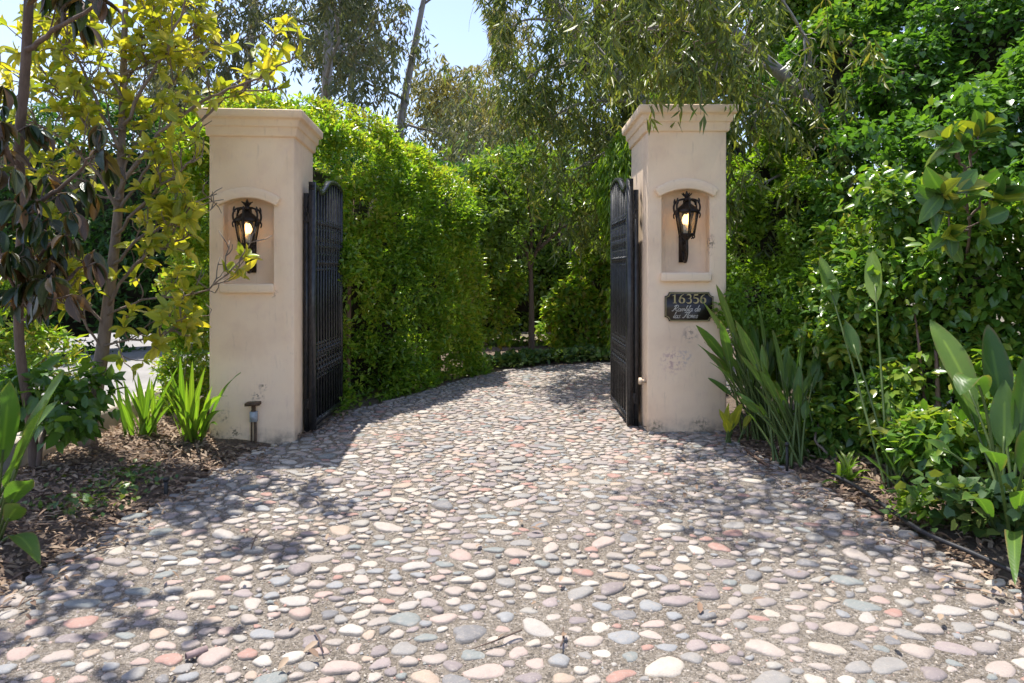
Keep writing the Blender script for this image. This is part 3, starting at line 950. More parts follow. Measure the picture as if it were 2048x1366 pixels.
# ------------------------------------------------------------------ lanterns
def lantern(pl, x, z, label):
    """origin on the niche back, at the middle of the lamp body's foot"""
    loc = local(pl, x, 0.13, z)
    t = thing('wall_lantern', loc, label, 'lantern', pl.rotation_euler[2], 'scrolled lanterns in the pillar niches')
    yc = -0.17
    MB().box((-0.035, -0.022, -0.20), (0.035, 0.002, 0.19)).build('backplate', M['bronze'], t)
    # hooked arm
    pts = [(0, -0.02, -0.10), (0, -0.05, -0.16), (0, -0.10, -0.195), (0, -0.15, -0.175), (0, -0.178, -0.11), (0, -0.176, -0.04), (0, yc, 0.02)]
    arm = MB().tube(smooth_path(pts, 4), 0.014, 8).build('arm', M['bronze'], t, True)
    pts = [(0, -0.02, 0.0), (0, -0.06, -0.05), (0, -0.10, -0.04), (0, -0.105, -0.08), (0, -0.08, -0.10)]
    MB().tube(smooth_path(pts, 4), 0.008, 6).build('scroll', M['bronze'], arm, True)
    MB().lathe([(0.012, 0.0), (0.03, 0.02), (0.045, 0.035), (0.055, 0.045), (0.055, 0.055)], 12, (0, yc, 0)).build('base_cup', M['bronze'], t, True)
    # six-sided tapered body
    r0, r1, z0, z1 = 0.066, 0.106, 0.050, 0.255
    hexa = [(math.cos(PI / 6 + k * PI / 3), math.sin(PI / 6 + k * PI / 3)) for k in range(6)]
    for k in range(6):
        a, b = hexa[k], hexa[(k + 1) % 6]
        q = 0.985
        V = [(a[0] * r0 * q, yc + a[1] * r0 * q, z0), (b[0] * r0 * q, yc + b[1] * r0 * q, z0), (b[0] * r1 * q, yc + b[1] * r1 * q, z1), (a[0] * r1 * q, yc + a[1] * r1 * q, z1)]
        V += [(v[0] * 0.97, yc + (v[1] - yc) * 0.97, v[2]) for v in V]
        mk('pane', V, [(0, 1, 2, 3), (7, 6, 5, 4), (0, 4, 5, 1), (1, 5, 6, 2), (2, 6, 7, 3), (3, 7, 4, 0)], M['glass'], t)
        rib = MB().tube([(a[0] * r0, yc + a[1] * r0, z0 - 0.012), (a[0] * r1, yc + a[1] * r1, z1 + 0.012)], 0.0085, 6).build('rib', M['bronze'], t)
        # curled leaf-work above and drop below each rib
        p = [(a[0] * r1, yc + a[1] * r1, z1), (a[0] * 0.118, yc + a[1] * 0.118, z1 + 0.02), (a[0] * 0.120, yc + a[1] * 0.120, z1 + 0.065), (a[0] * 0.10, yc + a[1] * 0.10, z1 + 0.105), (a[0] * 0.06, yc + a[1] * 0.06, z1 + 0.12), (a[0] * 0.02, yc + a[1] * 0.02, z1 + 0.125)]
        m2 = MB().tube(smooth_path(p, 4), 0.009, 6)
        m2.tube(smooth_path([(a[0] * 0.108, yc + a[1] * 0.108, z1 + 0.08), (a[0] * 0.116, yc + a[1] * 0.116, z1 + 0.105), (a[0] * 0.108, yc + a[1] * 0.108, z1 + 0.132)], 3), [0.011] * 3 + [0.008] * 3 + [0.002], 5)
        m2.tube(smooth_path([(a[0] * r1, yc + a[1] * r1, z1 + 0.005), (a[0] * 0.124, yc + a[1] * 0.124, z1 - 0.02), (a[0] * 0.116, yc + a[1] * 0.116, z1 - 0.055)], 3), [0.009] * 3 + [0.007] * 3 + [0.002], 5)
        m2.build('crown_leaf', M['bronze'], t, True)
        MB().tube(smooth_path([(a[0] * r0, yc + a[1] * r0, z0 + 0.005), (a[0] * 0.072, yc + a[1] * 0.072, z0 - 0.018), (a[0] * 0.058, yc + a[1] * 0.058, z0 - 0.032)], 3), 0.007, 5).build('drop', M['bronze'], rib, True)
    def hexring(prof):
        V = [(h[0] * r, yc + h[1] * r, z) for r, z in prof for h in hexa]
        F = [(i * 6 + k, i * 6 + (k + 1) % 6, i * 6 + 6 + (k + 1) % 6, i * 6 + 6 + k) for i in range(len(prof) - 1) for k in range(6)]
        F += [tuple(range(5, -1, -1)), tuple((len(prof) - 1) * 6 + k for k in range(6))]
        return V, F
    V, F = hexring([(r1 + 0.006, z1 - 0.004), (r1 + 0.012, z1 + 0.012), (r1 - 0.004, z1 + 0.03), (0.065, z1 + 0.062), (0.035, z1 + 0.085), (0.022, z1 + 0.10)])
    mk('roof', V, F, M['bronze'], t)
    V, F = hexring([(0.05, 0.046), (r0 + 0.006, 0.05), (r0 + 0.006, 0.064), (0.05, 0.066)])
    mk('base_ring', V, F, M['bronze'], t)
    fin = MB().lathe([(0.020, z1 + 0.10), (0.034, z1 + 0.118), (0.022, z1 + 0.135), (0.012, z1 + 0.15), (0.018, z1 + 0.165), (0.004, z1 + 0.20)], 8, (0, yc, 0)).build('finial', M['bronze'], t, True)
    m2 = MB()
    for k in range(5):
        a = k * 2 * PI / 5
        m2.tube(smooth_path([(0.01 * math.cos(a), yc + 0.01 * math.sin(a), z1 + 0.14), (0.034 * math.cos(a), yc + 0.034 * math.sin(a), z1 + 0.165), (0.05 * math.cos(a), yc + 0.05 * math.sin(a), z1 + 0.178)], 3), [0.008] * 3 + [0.006] * 3 + [0.002], 5)
    m2.build('fleuron', M['bronze'], fin, True)
    # candle tubes with bulbs
    for k, (cx, cy) in enumerate(((-0.022, -0.012), (0.022, -0.012), (0, 0.025))):
        cd = MB().lathe([(0.009, 0.06), (0.009, 0.15)], 8, (cx, yc + cy, 0)).build('candle_tube', M['white'], t, True)
        MB().lathe([(0.008, 0.15), (0.018, 0.172), (0.020, 0.185), (0.013, 0.21), (0.003, 0.228)], 10, (cx, yc + cy, 0)).build('bulb', M['bulb'], cd, True)
    return t
lantern(pil_l, -0.03, 1.745, 'lit dark bronze lantern in the niche of the left pillar')
lantern(pil_r, -0.012, 1.785, 'lit dark bronze lantern above the number plaque')

# ------------------------------------------------------------------ number plaque
def stroke(mb, pts, w, y, thick=0.002, ends=(1, 1)):
    pts = np.array(pts, float)
    m = len(pts)
    if np.isscalar(w): w = [w] * m
    tg = np.gradient(pts, axis=0); tg /= np.linalg.norm(tg, axis=1, keepdims=True) + 1e-9
    nrm = np.c_[-tg[:, 1], tg[:, 0]]
    w = np.array(w)[:, None] / 2
    a, b = pts + nrm * w, pts - nrm * w
    V = []
    for i in range(m): V += [(a[i][0], y, a[i][1]), (b[i][0], y, b[i][1])]
    mb.add(V, [(2 * i, 2 * i + 1, 2 * i + 3, 2 * i + 2) for i in range(m - 1)])
def arcp(cx, cy, rx, ry, a0, a1, n=12):
    return [(cx + rx * math.cos(R(a)), cy + ry * math.sin(R(a))) for a in np.linspace(a0, a1, n)]
def fatw(n, lo, hi):
    return [lo + (hi - lo) * math.sin(PI * i / (n - 1)) for i in range(n)]
def digit(ch):
    """strokes in a unit-high cell, about 0.62 wide"""
    if ch == '1': return [([(0.30, 0), (0.30, 1)], 0.15), ([(0.13, 0.03), (0.47, 0.03)], 0.06), ([(0.12, 0.82), (0.24, 0.90), (0.30, 0.98)], 0.07)]
    if ch == '6': return [(arcp(0.55, 0.30, 0.45, 0.70, 100, 180, 9), [0.05, 0.06, .08, .1, .12, .14, .15, .15, .15]), (arcp(0.31, 0.31, 0.21, 0.29, 0, 360, 20), [0.15 * abs(math.cos(R(a))) + 0.04 for a in np.linspace(0, 360, 20)])]
    if ch == '3': return [(arcp(0.28, 0.76, 0.19, 0.22, 150, -80, 12), fatw(12, 0.05, 0.16)), (arcp(0.28, 0.28, 0.23, 0.27, 85, -150, 14), fatw(14, 0.05, 0.17)), ([(0.22, 0.54), (0.34, 0.54)], 0.05)]
    if ch == '5': return [([(0.14, 0.93), (0.50, 0.95)], 0.13), ([(0.15, 0.93), (0.12, 0.52)], 0.06), (arcp(0.27, 0.31, 0.24, 0.29, 130, -145, 16), fatw(16, 0.05, 0.17))]
def script(ch):
    """slanted hand-lettering strokes: (list of points, weight), advance; x-height 0.5"""
    e = lambda x: (arcp(x + 0.15, 0.23, 0.13, 0.22, 20, 330, 12), 0.06)
    if ch == 'R': return [([(0.32, 0.95), (0.24, 0.4), (0.08, 0.02), (-0.05, 0.08)], 0.09), (arcp(0.36, 0.74, 0.26, 0.25, 190, -90, 14), 0.06), ([(0.34, 0.48), (0.48, 0.15), (0.62, 0.0), (0.72, 0.06)], 0.08)], 0.70
    if ch == 'F': return [([(0.40, 0.92), (0.32, 0.4), (0.14, 0.02), (0.0, 0.08)], 0.09), ([(0.05, 0.82), (0.25, 0.96), (0.55, 0.90), (0.78, 0.98)], 0.08), ([(0.18, 0.48), (0.52, 0.52)], 0.05)], 0.52
    if ch == 'a': return [(arcp(0.16, 0.22, 0.14, 0.22, 60, 330, 12), 0.07), ([(0.32, 0.46), (0.29, 0.10), (0.36, 0.0), (0.44, 0.10)], 0.08)], 0.42
    if ch == 'm': return [([(0.02, 0.0), (0.06, 0.44)], 0.07), ([(0.06, 0.30), (0.18, 0.46), (0.24, 0.36), (0.22, 0.0)], 0.07), ([(0.23, 0.30), (0.35, 0.46), (0.42, 0.36), (0.40, 0.05), (0.52, 0.10)], 0.07)], 0.52
    if ch == 'b': return [([(0.0, 0.1), (0.14, 0.95), (0.06, 0.9), (0.05, 0.05), (0.18, 0.0), (0.28, 0.2), (0.24, 0.42), (0.12, 0.36)], 0.07)], 0.33
    if ch == 'l': return [([(0.0, 0.1), (0.14, 0.80), (0.16, 0.98), (0.09, 0.9), (0.06, 0.1), (0.13, 0.0), (0.22, 0.12)], 0.075)], 0.20
    if ch == 'd': return [(arcp(0.15, 0.22, 0.14, 0.22, 60, 330, 12), 0.07), ([(0.34, 0.98), (0.29, 0.10), (0.36, 0.0), (0.44, 0.10)], 0.08)], 0.42
    if ch == 'e': return [e(0), ([(0.03, 0.2), (0.27, 0.30)], 0.05)], 0.32
    if ch == 's': return [([(0.24, 0.42), (0.14, 0.46), (0.08, 0.34), (0.24, 0.14), (0.14, 0.0), (0.0, 0.08)], 0.07)], 0.30
    if ch == 'o': return [(arcp(0.15, 0.23, 0.14, 0.23, 0, 360, 14), 0.06), ([(0.2, 0.44), (0.34, 0.40)], 0.05)], 0.33
    if ch == 'r': return [([(0.0, 0.1), (0.08, 0.5), (0.18, 0.42), (0.14, 0.05), (0.26, 0.06)], 0.07)], 0.26
    return [], 0.26
SW, SHT = 0.445, 0.268
sl = local(pil_r, 1.408 - 1.615 + SW / 2, -0.022, 1.0975 - 0.055)
sign = thing('number_plaque', sl, 'dark plaque reading 16356 Rambla de las Flores on the right pillar', 'sign', pil_r.rotation_euler[2])
def plaque_outline(w, h, q):
    o = []
    for cx, cy, a0, a1 in ((-w / 2, h, 0, -90), (-w / 2, 0, 90, 0), (w / 2, 0, 180, 90), (w / 2, h, 270, 180)):
        o += [(cx + q * math.cos(R(a)), cy + q * math.sin(R(a))) for a in np.linspace(a0, a1, 7)]
    return o
def slab(name, ol, y0, y1, mat, par):
    n = len(ol)
    V = [(x, y0, z) for x, z in ol] + [(x, y1, z) for x, z in ol]
    F = [tuple(range(n)), tuple(range(2 * n - 1, n - 1, -1))] + [((i + 1) % n, i, n + i, n + (i + 1) % n) for i in range(n)]
    return mk(name, V, F, mat, par)
ol = plaque_outline(SW, SHT, 0.038)
slab('plate', ol, 0.0, 0.022, M['plaque'], sign)
mb = MB()
il = plaque_outline(SW - 0.016, SHT - 0.016, 0.038)
il = np.array(il) + np.array((0, 0.008))
stroke(mb, list(il) + [il[0]], 0.005, -0.0025)
mb.build('border', M['gold'], sign)
x = -SW / 2 + 0.058
for ch in '16356':
    mb = MB()
    for pts, w in digit(ch):
        pts = [(x + p[0] * 0.105, 0.166 + p[1] * 0.082) for p in pts]
        stroke(mb, pts, (np.array(w) * 0.09 if not np.isscalar(w) else w * 0.09), -0.0025)
    mb.build('digit', M['gold'], sign)
    x += 0.0645
for txt, x, zz, sc in (('Rambla de', -SW / 2 + 0.062, 0.092, 0.058), ('las Flores', -SW / 2 + 0.072, 0.030, 0.058)):
    for ch in txt:
        g, adv = script(ch)
        if g:
            mb = MB()
            for pts, w in g:
                pts = [(x + (p[0] + 0.32 * p[1]) * sc * 1.25, zz + p[1] * sc) for p in pts]
                stroke(mb, pts, w * sc * 1.3, -0.0025)
            mb.build('letter', M['silver'], sign)
        x += adv * sc * 1.25

# ------------------------------------------------------------------ iron gates
def gate(loc, rz, label, side):
    """origin at the foot of the hinge stile; the leaf runs along +y, its ornamented face towards side (+1: +x)"""
    t = thing('iron_gate', loc, label, 'gate', rz)
    Lf = 1.12
    tp = [(0, 2.32), (0.12, 2.325), (0.26, 2.29), (0.42, 2.34), (0.60, 2.43), (0.80, 2.455), (1.0, 2.435), (Lf, 2.40)]
    tz = lambda y: float(np.interp(y, [a for a, b in tp], [b for a, b in tp]))
    MB().box((-0.03, 0, 0.0), (0.03, 0.055, 2.36)).build('hinge_stile', M['iron'], t)
    MB().box((-0.025, Lf - 0.045, 0.03), (0.025, Lf, 2.41)).build('lock_stile', M['iron'], t)
    sp = smooth_path([(0, a, b) for a, b in tp], 5)
    V, F = [], []
    for p in sp:
        V += [(-0.026, p[1], p[2] - 0.035), (0.026, p[1], p[2] - 0.035), (0.026, p[1], p[2] + 0.012), (-0.026, p[1], p[2] + 0.012)]
    for i in range(len(sp) - 1):
        for k in range(4):
            F.append((i * 4 + k, i * 4 + (k + 1) % 4, i * 4 + 4 + (k + 1) % 4, i * 4 + 4 + k))
    F += [(3, 2, 1, 0), tuple(len(V) - 4 + k for k in range(4))]
    mk('top_rail', V, F, M['iron'], t)
    MB().box((-0.024, 0.056, 0.035), (0.024, Lf - 0.046, 0.095)).build('bottom_rail', M['iron'], t)
    for z in (0.47, 0.66, 0.80, 1.52):
        MB().box((-0.016, 0.056, z), (0.016, Lf - 0.046, z + 0.024)).build('middle_rail', M['iron'], t)
    n = 9
    ys_ = [0.056 + (Lf - 0.10) * (k + 1) / (n + 1) for k in range(n)]
    for k, y in enumerate(ys_):
        pk = MB().box((-0.010 + side * 0.012, y - 0.009, 0.09), (0.010 + side * 0.012, y + 0.009, tz(y) - 0.03)).build('picket', M['iron'], t)
        for z in (0.565, 0.735, 1.60, 1.98):
            MB().lathe([(0.012, -0.02), (0.024, -0.008), (0.024, 0.008), (0.012, 0.02)], 6, (side * 0.012, y, z)).build('collar', M['iron'], pk)
    # scrollwork between the pickets: two S-scrolls per bay high up, C-scrolls low down
    yb = [0.056] + ys_ + [Lf - 0.046]
    for k in range(len(yb) - 1):
        c = (yb[k] + yb[k + 1]) / 2; hb = (yb[k + 1] - yb[k]) * 0.38
        def sc(z0, z1, nm):
            pts = []
            h = z1 - z0
            for u in np.linspace(0, 1, 19):
                a = 2 * PI * 1.5 * u
                pts.append((side * 0.016, c + hb * math.cos(a) * (1 - 0.55 * abs(2 * u - 1)), z0 + h * u + 0.02 * math.sin(a * 2)))
            MB().tube(pts, 0.007, 5).build(nm, M['iron'], t, True)
        sc(1.56, 1.80, 'scroll'); sc(1.80, 2.04, 'scroll'); sc(0.50, 0.64, 'scroll'); sc(0.69, 0.79, 'scroll')
    MB().box((-side * 0.030 - 0.0015, 0.05, 0.05), (-side * 0.030 + 0.0015, Lf - 0.02, 2.30)).build('backing_sheet', M['sheet'], t)
    return t
gate((-1.895, 6.46, 0.045), R(0.3), 'black wrought iron gate leaf folded back against the tall hedge', 1)
gate((1.130, 6.52, 0.085), R(0.2), 'black wrought iron gate leaf hung on the right pillar', -1)
for (x, y, z0, hx, lab) in ((-1.956, 6.50, 0.02, 0.035, 'slim black hinge post fixed to the left pillar'), (1.192, 6.56, 0.06, -0.035, 'slim black hinge post fixed to the right pillar')):
    t = thing('hinge_post', (x, y, z0), lab, 'post')
    MB().box((-0.021, -0.021, -0.05), (0.021, 0.021, 2.28)).build('post', M['iron'], t)
    for z in (0.28, 2.05):
        hg = MB().lathe([(0.016, -0.05), (0.016, 0.05)], 10, (hx * 0.7, -0.012, z)).build('hinge', M['iron'], t, True)
        MB().box((min(hx, 0) - 0.0, -0.024, z - 0.05), (max(hx, 0) + 0.0, -0.010, z - 0.03)).box((min(hx, 0), -0.024, z + 0.03), (max(hx, 0), -0.010, z + 0.05)).build('hinge_strap', M['iron'], hg)

# conduit with box on the left pillar, small sensor on the right pillar
t = thing('conduit_box', local(pil_l, 0.022, -0.03, 0.0), 'rusty conduit with small grey box at the foot of the left pillar', 'conduit', pil_l.rotation_euler[2])
MB().tube([(0.016, 0.0, -0.1), (0.016, 0.0, 0.22)], 0.013, 8).build('pipe', M['rust'], t, True)
MB().tube([(-0.020, 0.004, -0.1), (-0.018, 0.004, 0.20), (-0.01, 0.004, 0.33)], 0.008, 8).build('pipe', M['rust'], t, True)
bx_ = MB().box((-0.026, -0.028, 0.215), (0.032, 0.022, 0.305)).build('junction_box', M['grey_box'], t)
MB().box((-0.022, -0.032, 0.235), (0.024, -0.027, 0.290)).build('lid', M['grey_box'], bx_)
MB().lathe([(0.024, 0.306), (0.018, 0.32), (0.020, 0.352), (0.026, 0.36)], 10, (0, 0, 0)).build('fitting', M['rust'], t, True)
m2 = MB().add([(-0.062, -0.055, 0.385), (0.066, -0.055, 0.39), (0.060, 0.028, 0.392), (-0.056, 0.028, 0.388), (-0.062, -0.055, 0.360), (0.066, -0.055, 0.366), (0.060, 0.028, 0.368), (-0.056, 0.028, 0.364)],
              [(0, 1, 2, 3), (7, 6, 5, 4), (0, 4, 5, 1), (1, 5, 6, 2), (2, 6, 7, 3), (3, 7, 4, 0)])
m2.build('rain_hood', M['rust'], t)
t = thing('gate_sensor', local(pil_r, -0.375, 0.05, 0.48), 'small round sensor knob on the inner corner of the right pillar', 'sensor', pil_r.rotation_euler[2])
MB().tube([(0.012, 0, 0), (-0.03, 0, 0)], 0.018, 10).build('stem', M['stucco'], t, True)
MB().tube([(-0.03, 0, 0), (-0.036, 0, 0), (-0.058, 0, 0), (-0.062, 0, 0)], [0.026, 0.032, 0.032, 0.026], 12).build('knob', M['stucco'], t, True)

# ================================================================== VEGETATION
# --- tall hedge along the inner drive
hp = [np.array(v) for v in ((-3.3, 7.60), (-2.68, 7.82), (-1.48, 9.75), (-1.00, 10.70), (0.1, 11.9))]
prims = []
for a, b_, hh in ((hp[0], hp[1], 3.34), (hp[1], hp[2], 3.42), (hp[2], hp[3], 3.12)):
    c = (a + b_) / 2; d = b_ - a; ln = np.linalg.norm(d)
    prims.append(dict(c=(c[0], c[1], hh / 2 - 0.45), h=(ln / 2 + 0.35, 0.74, hh / 2 + 0.45), rz=math.atan2(d[1], d[0]), r=0.62))
stm = []
for px, py0, py1, Y in ((697, 520, 650, 8.05),):
    stm.append((np.array([P(px - 2, 880, Y), P(px, py1, Y), P(px + 3, py0, Y), P(px + 9, py0 - 120, Y + 0.1)]), [0.03, 0.028, 0.024, 0.014]))
bush('drive_hedge', 'tall dense green hedge lining the left side of the inner drive', 'hedge', prims, 85000, 0.070, 0.46, 'hedge', kind='dia', base=(-1.6, 9.2, 0), seed=1, amp=0.26, sc=1.7, shell=0.42, core=0.55, gap=0.70, gsc=4.2,
     orient_kw=dict(out=0.6, spread=0.85, droop=-0.1, up=1.0), stems=stm, amp2=0.13, rnd_noise=0.35)

# --- dark hedge beyond the side road
prims = [dict(c=(-8.9, 10.6, 1.95), h=(2.6, 0.8, 2.15), rz=R(42), r=0.4), dict(c=(-7.25, 12.1, 2.05), h=(1.4, 0.8, 2.2), rz=R(40), r=0.4), dict(c=(-5.6, 13.4, 2.05), h=(2.4, 0.8, 2.25), rz=R(38), r=0.4), dict(c=(-3.2, 15.2, 2.0), h=(1.6, 0.8, 2.2), rz=R(20), r=0.4)]
bush('roadside_hedge', 'dark green hedge wall beyond the pale side road', 'hedge', prims, 30000, 0.15, 0.34, 'roadhedge', seed=2, amp=0.30, sc=1.1, shell=0.4, gap=0.5, gsc=2.6, core=0.5, base=(-6.0, 13.0, 0), orient_kw=dict(out=0.5, spread=0.8, droop=0.3, up=0.6))

# --- shrubs closing the bend of the drive
def blob(px, py, Y, rx, ry, rz_):
    p = P(px, py, Y)
    return dict(c=tuple(p), h=(rx, ry, rz_), ell=True)
bush('bend_shrub', 'dark glossy shrub behind the slim tree at the bend', 'shrub', [dict(c=(0.5, 14.6, 1.5), h=(1.6, 0.9, 1.75), r=0.5), dict(c=(2.6, 14.0, 1.3), h=(1.2, 0.9, 1.5), r=0.5)], 20000, 0.12, 0.5, 'smalltree', kind='dia', seed=3, amp=0.35, sc=1.2, gap=0.6, base=(1.2, 14.4, 0), orient_kw=dict(droop=0.2))
bush('bend_shrub', 'low leafy shrub at the end of the drive beside the right gate leaf', 'shrub', [blob(1160, 640, 12.4, 0.75, 0.6, 0.75), blob(1215, 560, 12.8, 0.7, 0.6, 1.0)], 9000, 0.11, 0.5, 'hedge', kind='dia', seed=4, amp=0.22, gap=0.6, base=(1.5, 12.5, 0))
bush('weeping_shrub', 'yellow green feathery shrub drooping behind the right gate leaf', 'shrub', [blob(1258, 400, 9.4, 0.40, 0.5, 1.0), blob(1268, 560, 9.2, 0.32, 0.4, 1.1)], 10000, 0.13, 0.16, 'bright', seed=5, amp=0.14, sc=2.5, gap=0.5, base=(1.55, 9.4, 0), core=0.3, orient_kw=dict(out=0.3, spread=0.45, droop=1.0, up=0.2))
bush('bend_shrub', 'bright sunlit shrub between the hedge end and the slim tree', 'shrub', [blob(985, 430, 12.2, 0.55, 0.5, 0.9), blob(975, 560, 12.0, 0.5, 0.5, 1.2)], 9000, 0.10, 0.5, 'hedge', seed=6, amp=0.22, gap=0.6, base=(-0.4, 12.1, 0))
bush('background_shrub', 'tall mixed shrubbery far behind the bend of the drive', 'shrub', [dict(c=(2.0, 19, 2.2), h=(6.5, 1.0, 2.4), r=0.6), dict(c=(-3.5, 20, 2.4), h=(3.0, 1.0, 2.6), r=0.6)], 22000, 0.22, 0.4, 'roadhedge', seed=7, amp=0.7, sc=0.7, gap=0.6, gsc=1.8, base=(0, 19.3, 0), core=0.7)

# ground cover strip at the foot of the slim tree
def carpet(name, label, cat, pts, n, L, mat, h=0.12, kind='dia', spread=0.25):
    pts = np.array(pts)
    i = rng.integers(len(pts) - 1, size=n); u = rng.random(n)[:, None]
    p = pts[i] * (1 - u) + pts[i + 1] * u
    p = np.c_[p + rng.normal(size=(n, 2)) * spread, np.zeros(n)]
    k = 0.5 + vnoise(p * 3.0, 8)
    p[:, 2] = gz(p[:, 0]) + 0.02 + h * k * rng.random(n) ** 0.6
    base = (pts.mean(0)[0], pts.mean(0)[1], 0)
    t = thing(name, base, label, cat)
    d = norm(rv(n) + np.array((0, 0, 0.3))); nn = norm(rv(n) * 0.5 + np.array((0, 0, 1.0)))
    Ls = L * (0.6 + 0.7 * rng.random(n))
    leaves('foliage', p, d, nn, Ls, Ls * 0.8, M[mat], t, kind)
    return t
carpet('ground_cover', 'low green ground cover edging the far bend of the drive', 'ground cover', [(-0.25, 10.9), (0.35, 11.35), (1.1, 11.5), (1.9, 11.7)], 4200, 0.09, 'cover', 0.13, spread=0.17)
carpet('ground_cover', 'dark green ivy patch on the soil in the right corner bed', 'ground cover', [(2.42, 3.95), (2.62, 3.75), (2.9, 3.65), (3.1, 3.6)], 900, 0.075, 'cover', 0.24, 'ivy', spread=0.10)
carpet('ground_cover', 'pale variegated tuft beside the ivy patch', 'ground cover', [(2.30, 4.02), (2.40, 3.95)], 320, 0.035, 'bright', 0.17, spread=0.05)
carpet('ground_cover', 'small green weeds on the mulch under the young tree', 'ground cover', [(-3.1, 4.9), (-2.75, 5.0), (-2.7, 4.4), (-3.0, 4.3)], 420, 0.045, 'cover', 0.09, spread=0.13)

# --- eucalyptus
GAP = np.array([(800, -260), (838, 0), (872, 70), (893, 120), (925, 138), (968, 132), (992, 110), (985, 60), (958, 10), (930, -260)], float)
def crown_keep(p):
    """the crowns on both sides stop short of the open strip of sky between them"""
    px = CX + FPX * p[:, 0] / p[:, 1]; py = HZ - FPX * (p[:, 2] - CH) / p[:, 1]
    w = 26 * (vnoise(np.c_[px * 0.03, py * 0.03, p[:, 1]], 21) - 0.5)
    return ~inside(np.c_[px + w, py + w], GAP)
def eucalyptus(label, base, trunk, r0, n_leaf, L, wr, mat, maxl=3, nb=5, spread=0.8, ratio=0.5, droop=1.1, sigma=0.5, sides=7, limbs=(), name='eucalyptus_tree', bark='eucbark', bias=(0, 0, 0.3), tstart=0.35, hang=0.0):
    t = thing(name, base, label, 'tree')
    mb = MB(); tips = []
    tr = smooth_path(trunk, 4)
    mb.tube(tr, np.linspace(r0, r0 * 0.35, len(tr)), sides)
    mb.build('trunk', M[bark], t, True, origin=base)
    mb = MB()
    if not limbs:
        seg = len(tr)
        limbs = []
        H = np.linalg.norm(tr[-1] - tr[0])
        for k in range(nb + 2):
            u = tstart + (1 - tstart) * (k + 0.5 * rng.random()) / (nb + 2)
            i = int(u * (seg - 1))
            a = 2 * PI * (k * 0.382 + 0.1 * rng.random())
            d = np.array((math.cos(a), math.sin(a) * 0.8, 0.55 + 0.4 * rng.random()))
            limbs.append((wander(tr[i], d, H * ratio * (1.15 - 0.6 * u), 6, 0.4, bias), r0 * (1 - 0.6 * u) * 0.45))
    for path, rr in limbs:
        mb = MB()
        grow(mb, np.asarray(path), rr, rr * 0.3, 1, maxl, nb, 0.45, spread, bias, tips, 5)
        mb.build('limb', M[bark], t, True, origin=base)
    T = np.array([q[0] for q in tips])
    k = rng.integers(len(T), size=n_leaf)
    off = rng.normal(size=(n_leaf, 3)) * sigma * np.array((1, 1, 0.8))
    # leaves gather in small hanging tassels
    nt_ = max(60, n_leaf // 14)
    ti = rng.integers(len(T), size=nt_)
    tc_ = T[ti] + rng.normal(size=(nt_, 3)) * sigma
    j = rng.integers(nt_, size=n_leaf)
    p = tc_[j] + rng.normal(size=(n_leaf, 3)) * sigma * np.array((0.17, 0.17, 0.30)) - np.array((0, 0, 1)) * (hang * rng.random(n_leaf))[:, None]
    d = norm(rv(n_leaf) * 0.6 + np.array((0, 0, -droop)))
    nn = rv(n_leaf)
    Ls = L * (0.65 + 0.6 * rng.random(n_leaf))
    cl = rng.random(nt_)
    kp_ = crown_keep(p)
    p, d, nn, Ls, j = p[kp_], d[kp_], nn[kp_], Ls[kp_], j[kp_]
    leaves('foliage', p, d, nn, Ls, Ls * wr, M[mat], t, 'dia', np.clip(0.55 * cl[j] + 0.45 * rng.random(len(p)), 0, 1))
    return t
def tall(px, Y, lean=0.0, H=16.0, bz=0.0):
    x = (px - CX) / FPX * Y
    return [(x, Y, bz), (x + 0.1 * lean, Y, H * 0.3), (x + 0.45 * lean, Y + 0.2, H * 0.65), (x + lean, Y, H)]
def base_of(tr): return tuple(tr[0])
for (px, Y, lean, H, n, lab, mt, sg) in (
        (645, 22, 0.4, 15.0, 13000, 'tall grey-trunked eucalyptus rising straight above the hedge and left pillar', 'fareuc', 0.62),
        (470, 24, 1.2, 16.0, 13000, 'airy eucalyptus with leaning limbs above the left pillar cap', 'fareuc', 0.70),
        (770, 26, 1.6, 12.5, 9000, 'eucalyptus with a pale bent branch left of the sky gap', 'fareuc', 0.72),
        (320, 27, -0.6, 16.0, 5500, 'distant eucalyptus showing between the yellow leaves at upper left', 'fareuc', 0.8),
        (920, 33, 0.2, 11.4, 19000, 'olive yellow tree under the gap of blue sky', 'olive', 0.75),
        (1040, 36, -0.8, 10.2, 9000, 'sparse brownish tree right of the olive yellow tree', 'olive', 0.8)):
    tr = tall(px, Y, lean, H)
    eucalyptus(lab, base_of(tr), tr, 0.26 if Y < 30 else 0.16, n, 0.30 if Y < 30 else 0.34, 0.26, mt, sigma=sg, droop=0.7, nb=4, ratio=0.36 if Y < 30 else 0.42, tstart=0.22, name='eucalyptus_tree' if mt == 'fareuc' else 'background_tree')

# slim tree standing at the bend
b0 = G(1063, 716)
tr = [b0, P(1063, 620, b0[1]), P(1061, 530, b0[1]), P(1060, 490, b0[1])]
lb = []
for pts in ([(1060, 540), (1045, 470), (1020, 400), (990, 350)], [(1062, 530), (1085, 470), (1105, 410), (1120, 340)], [(1061, 520), (1062, 450), (1055, 390), (1060, 320)], [(1075, 500), (1120, 460), (1160, 440), (1185, 420)], [(1050, 500), (1010, 470), (980, 440), (965, 420)]):
    Y0 = b0[1]
    lb.append((smooth_path([P(a, c, Y0 + 0.12 * (i if len(lb) % 2 else -i)) for i, (a, c) in enumerate(pts)], 3), 0.035))
eucalyptus('slim straight-stemmed tree with open leafy crown at the drive bend', tuple(b0), tr, 0.062, 7000, 0.12, 0.42, 'smalltree', limbs=lb, maxl=3, nb=4, droop=0.3, sigma=0.20, name='slim_tree', bark='bark')

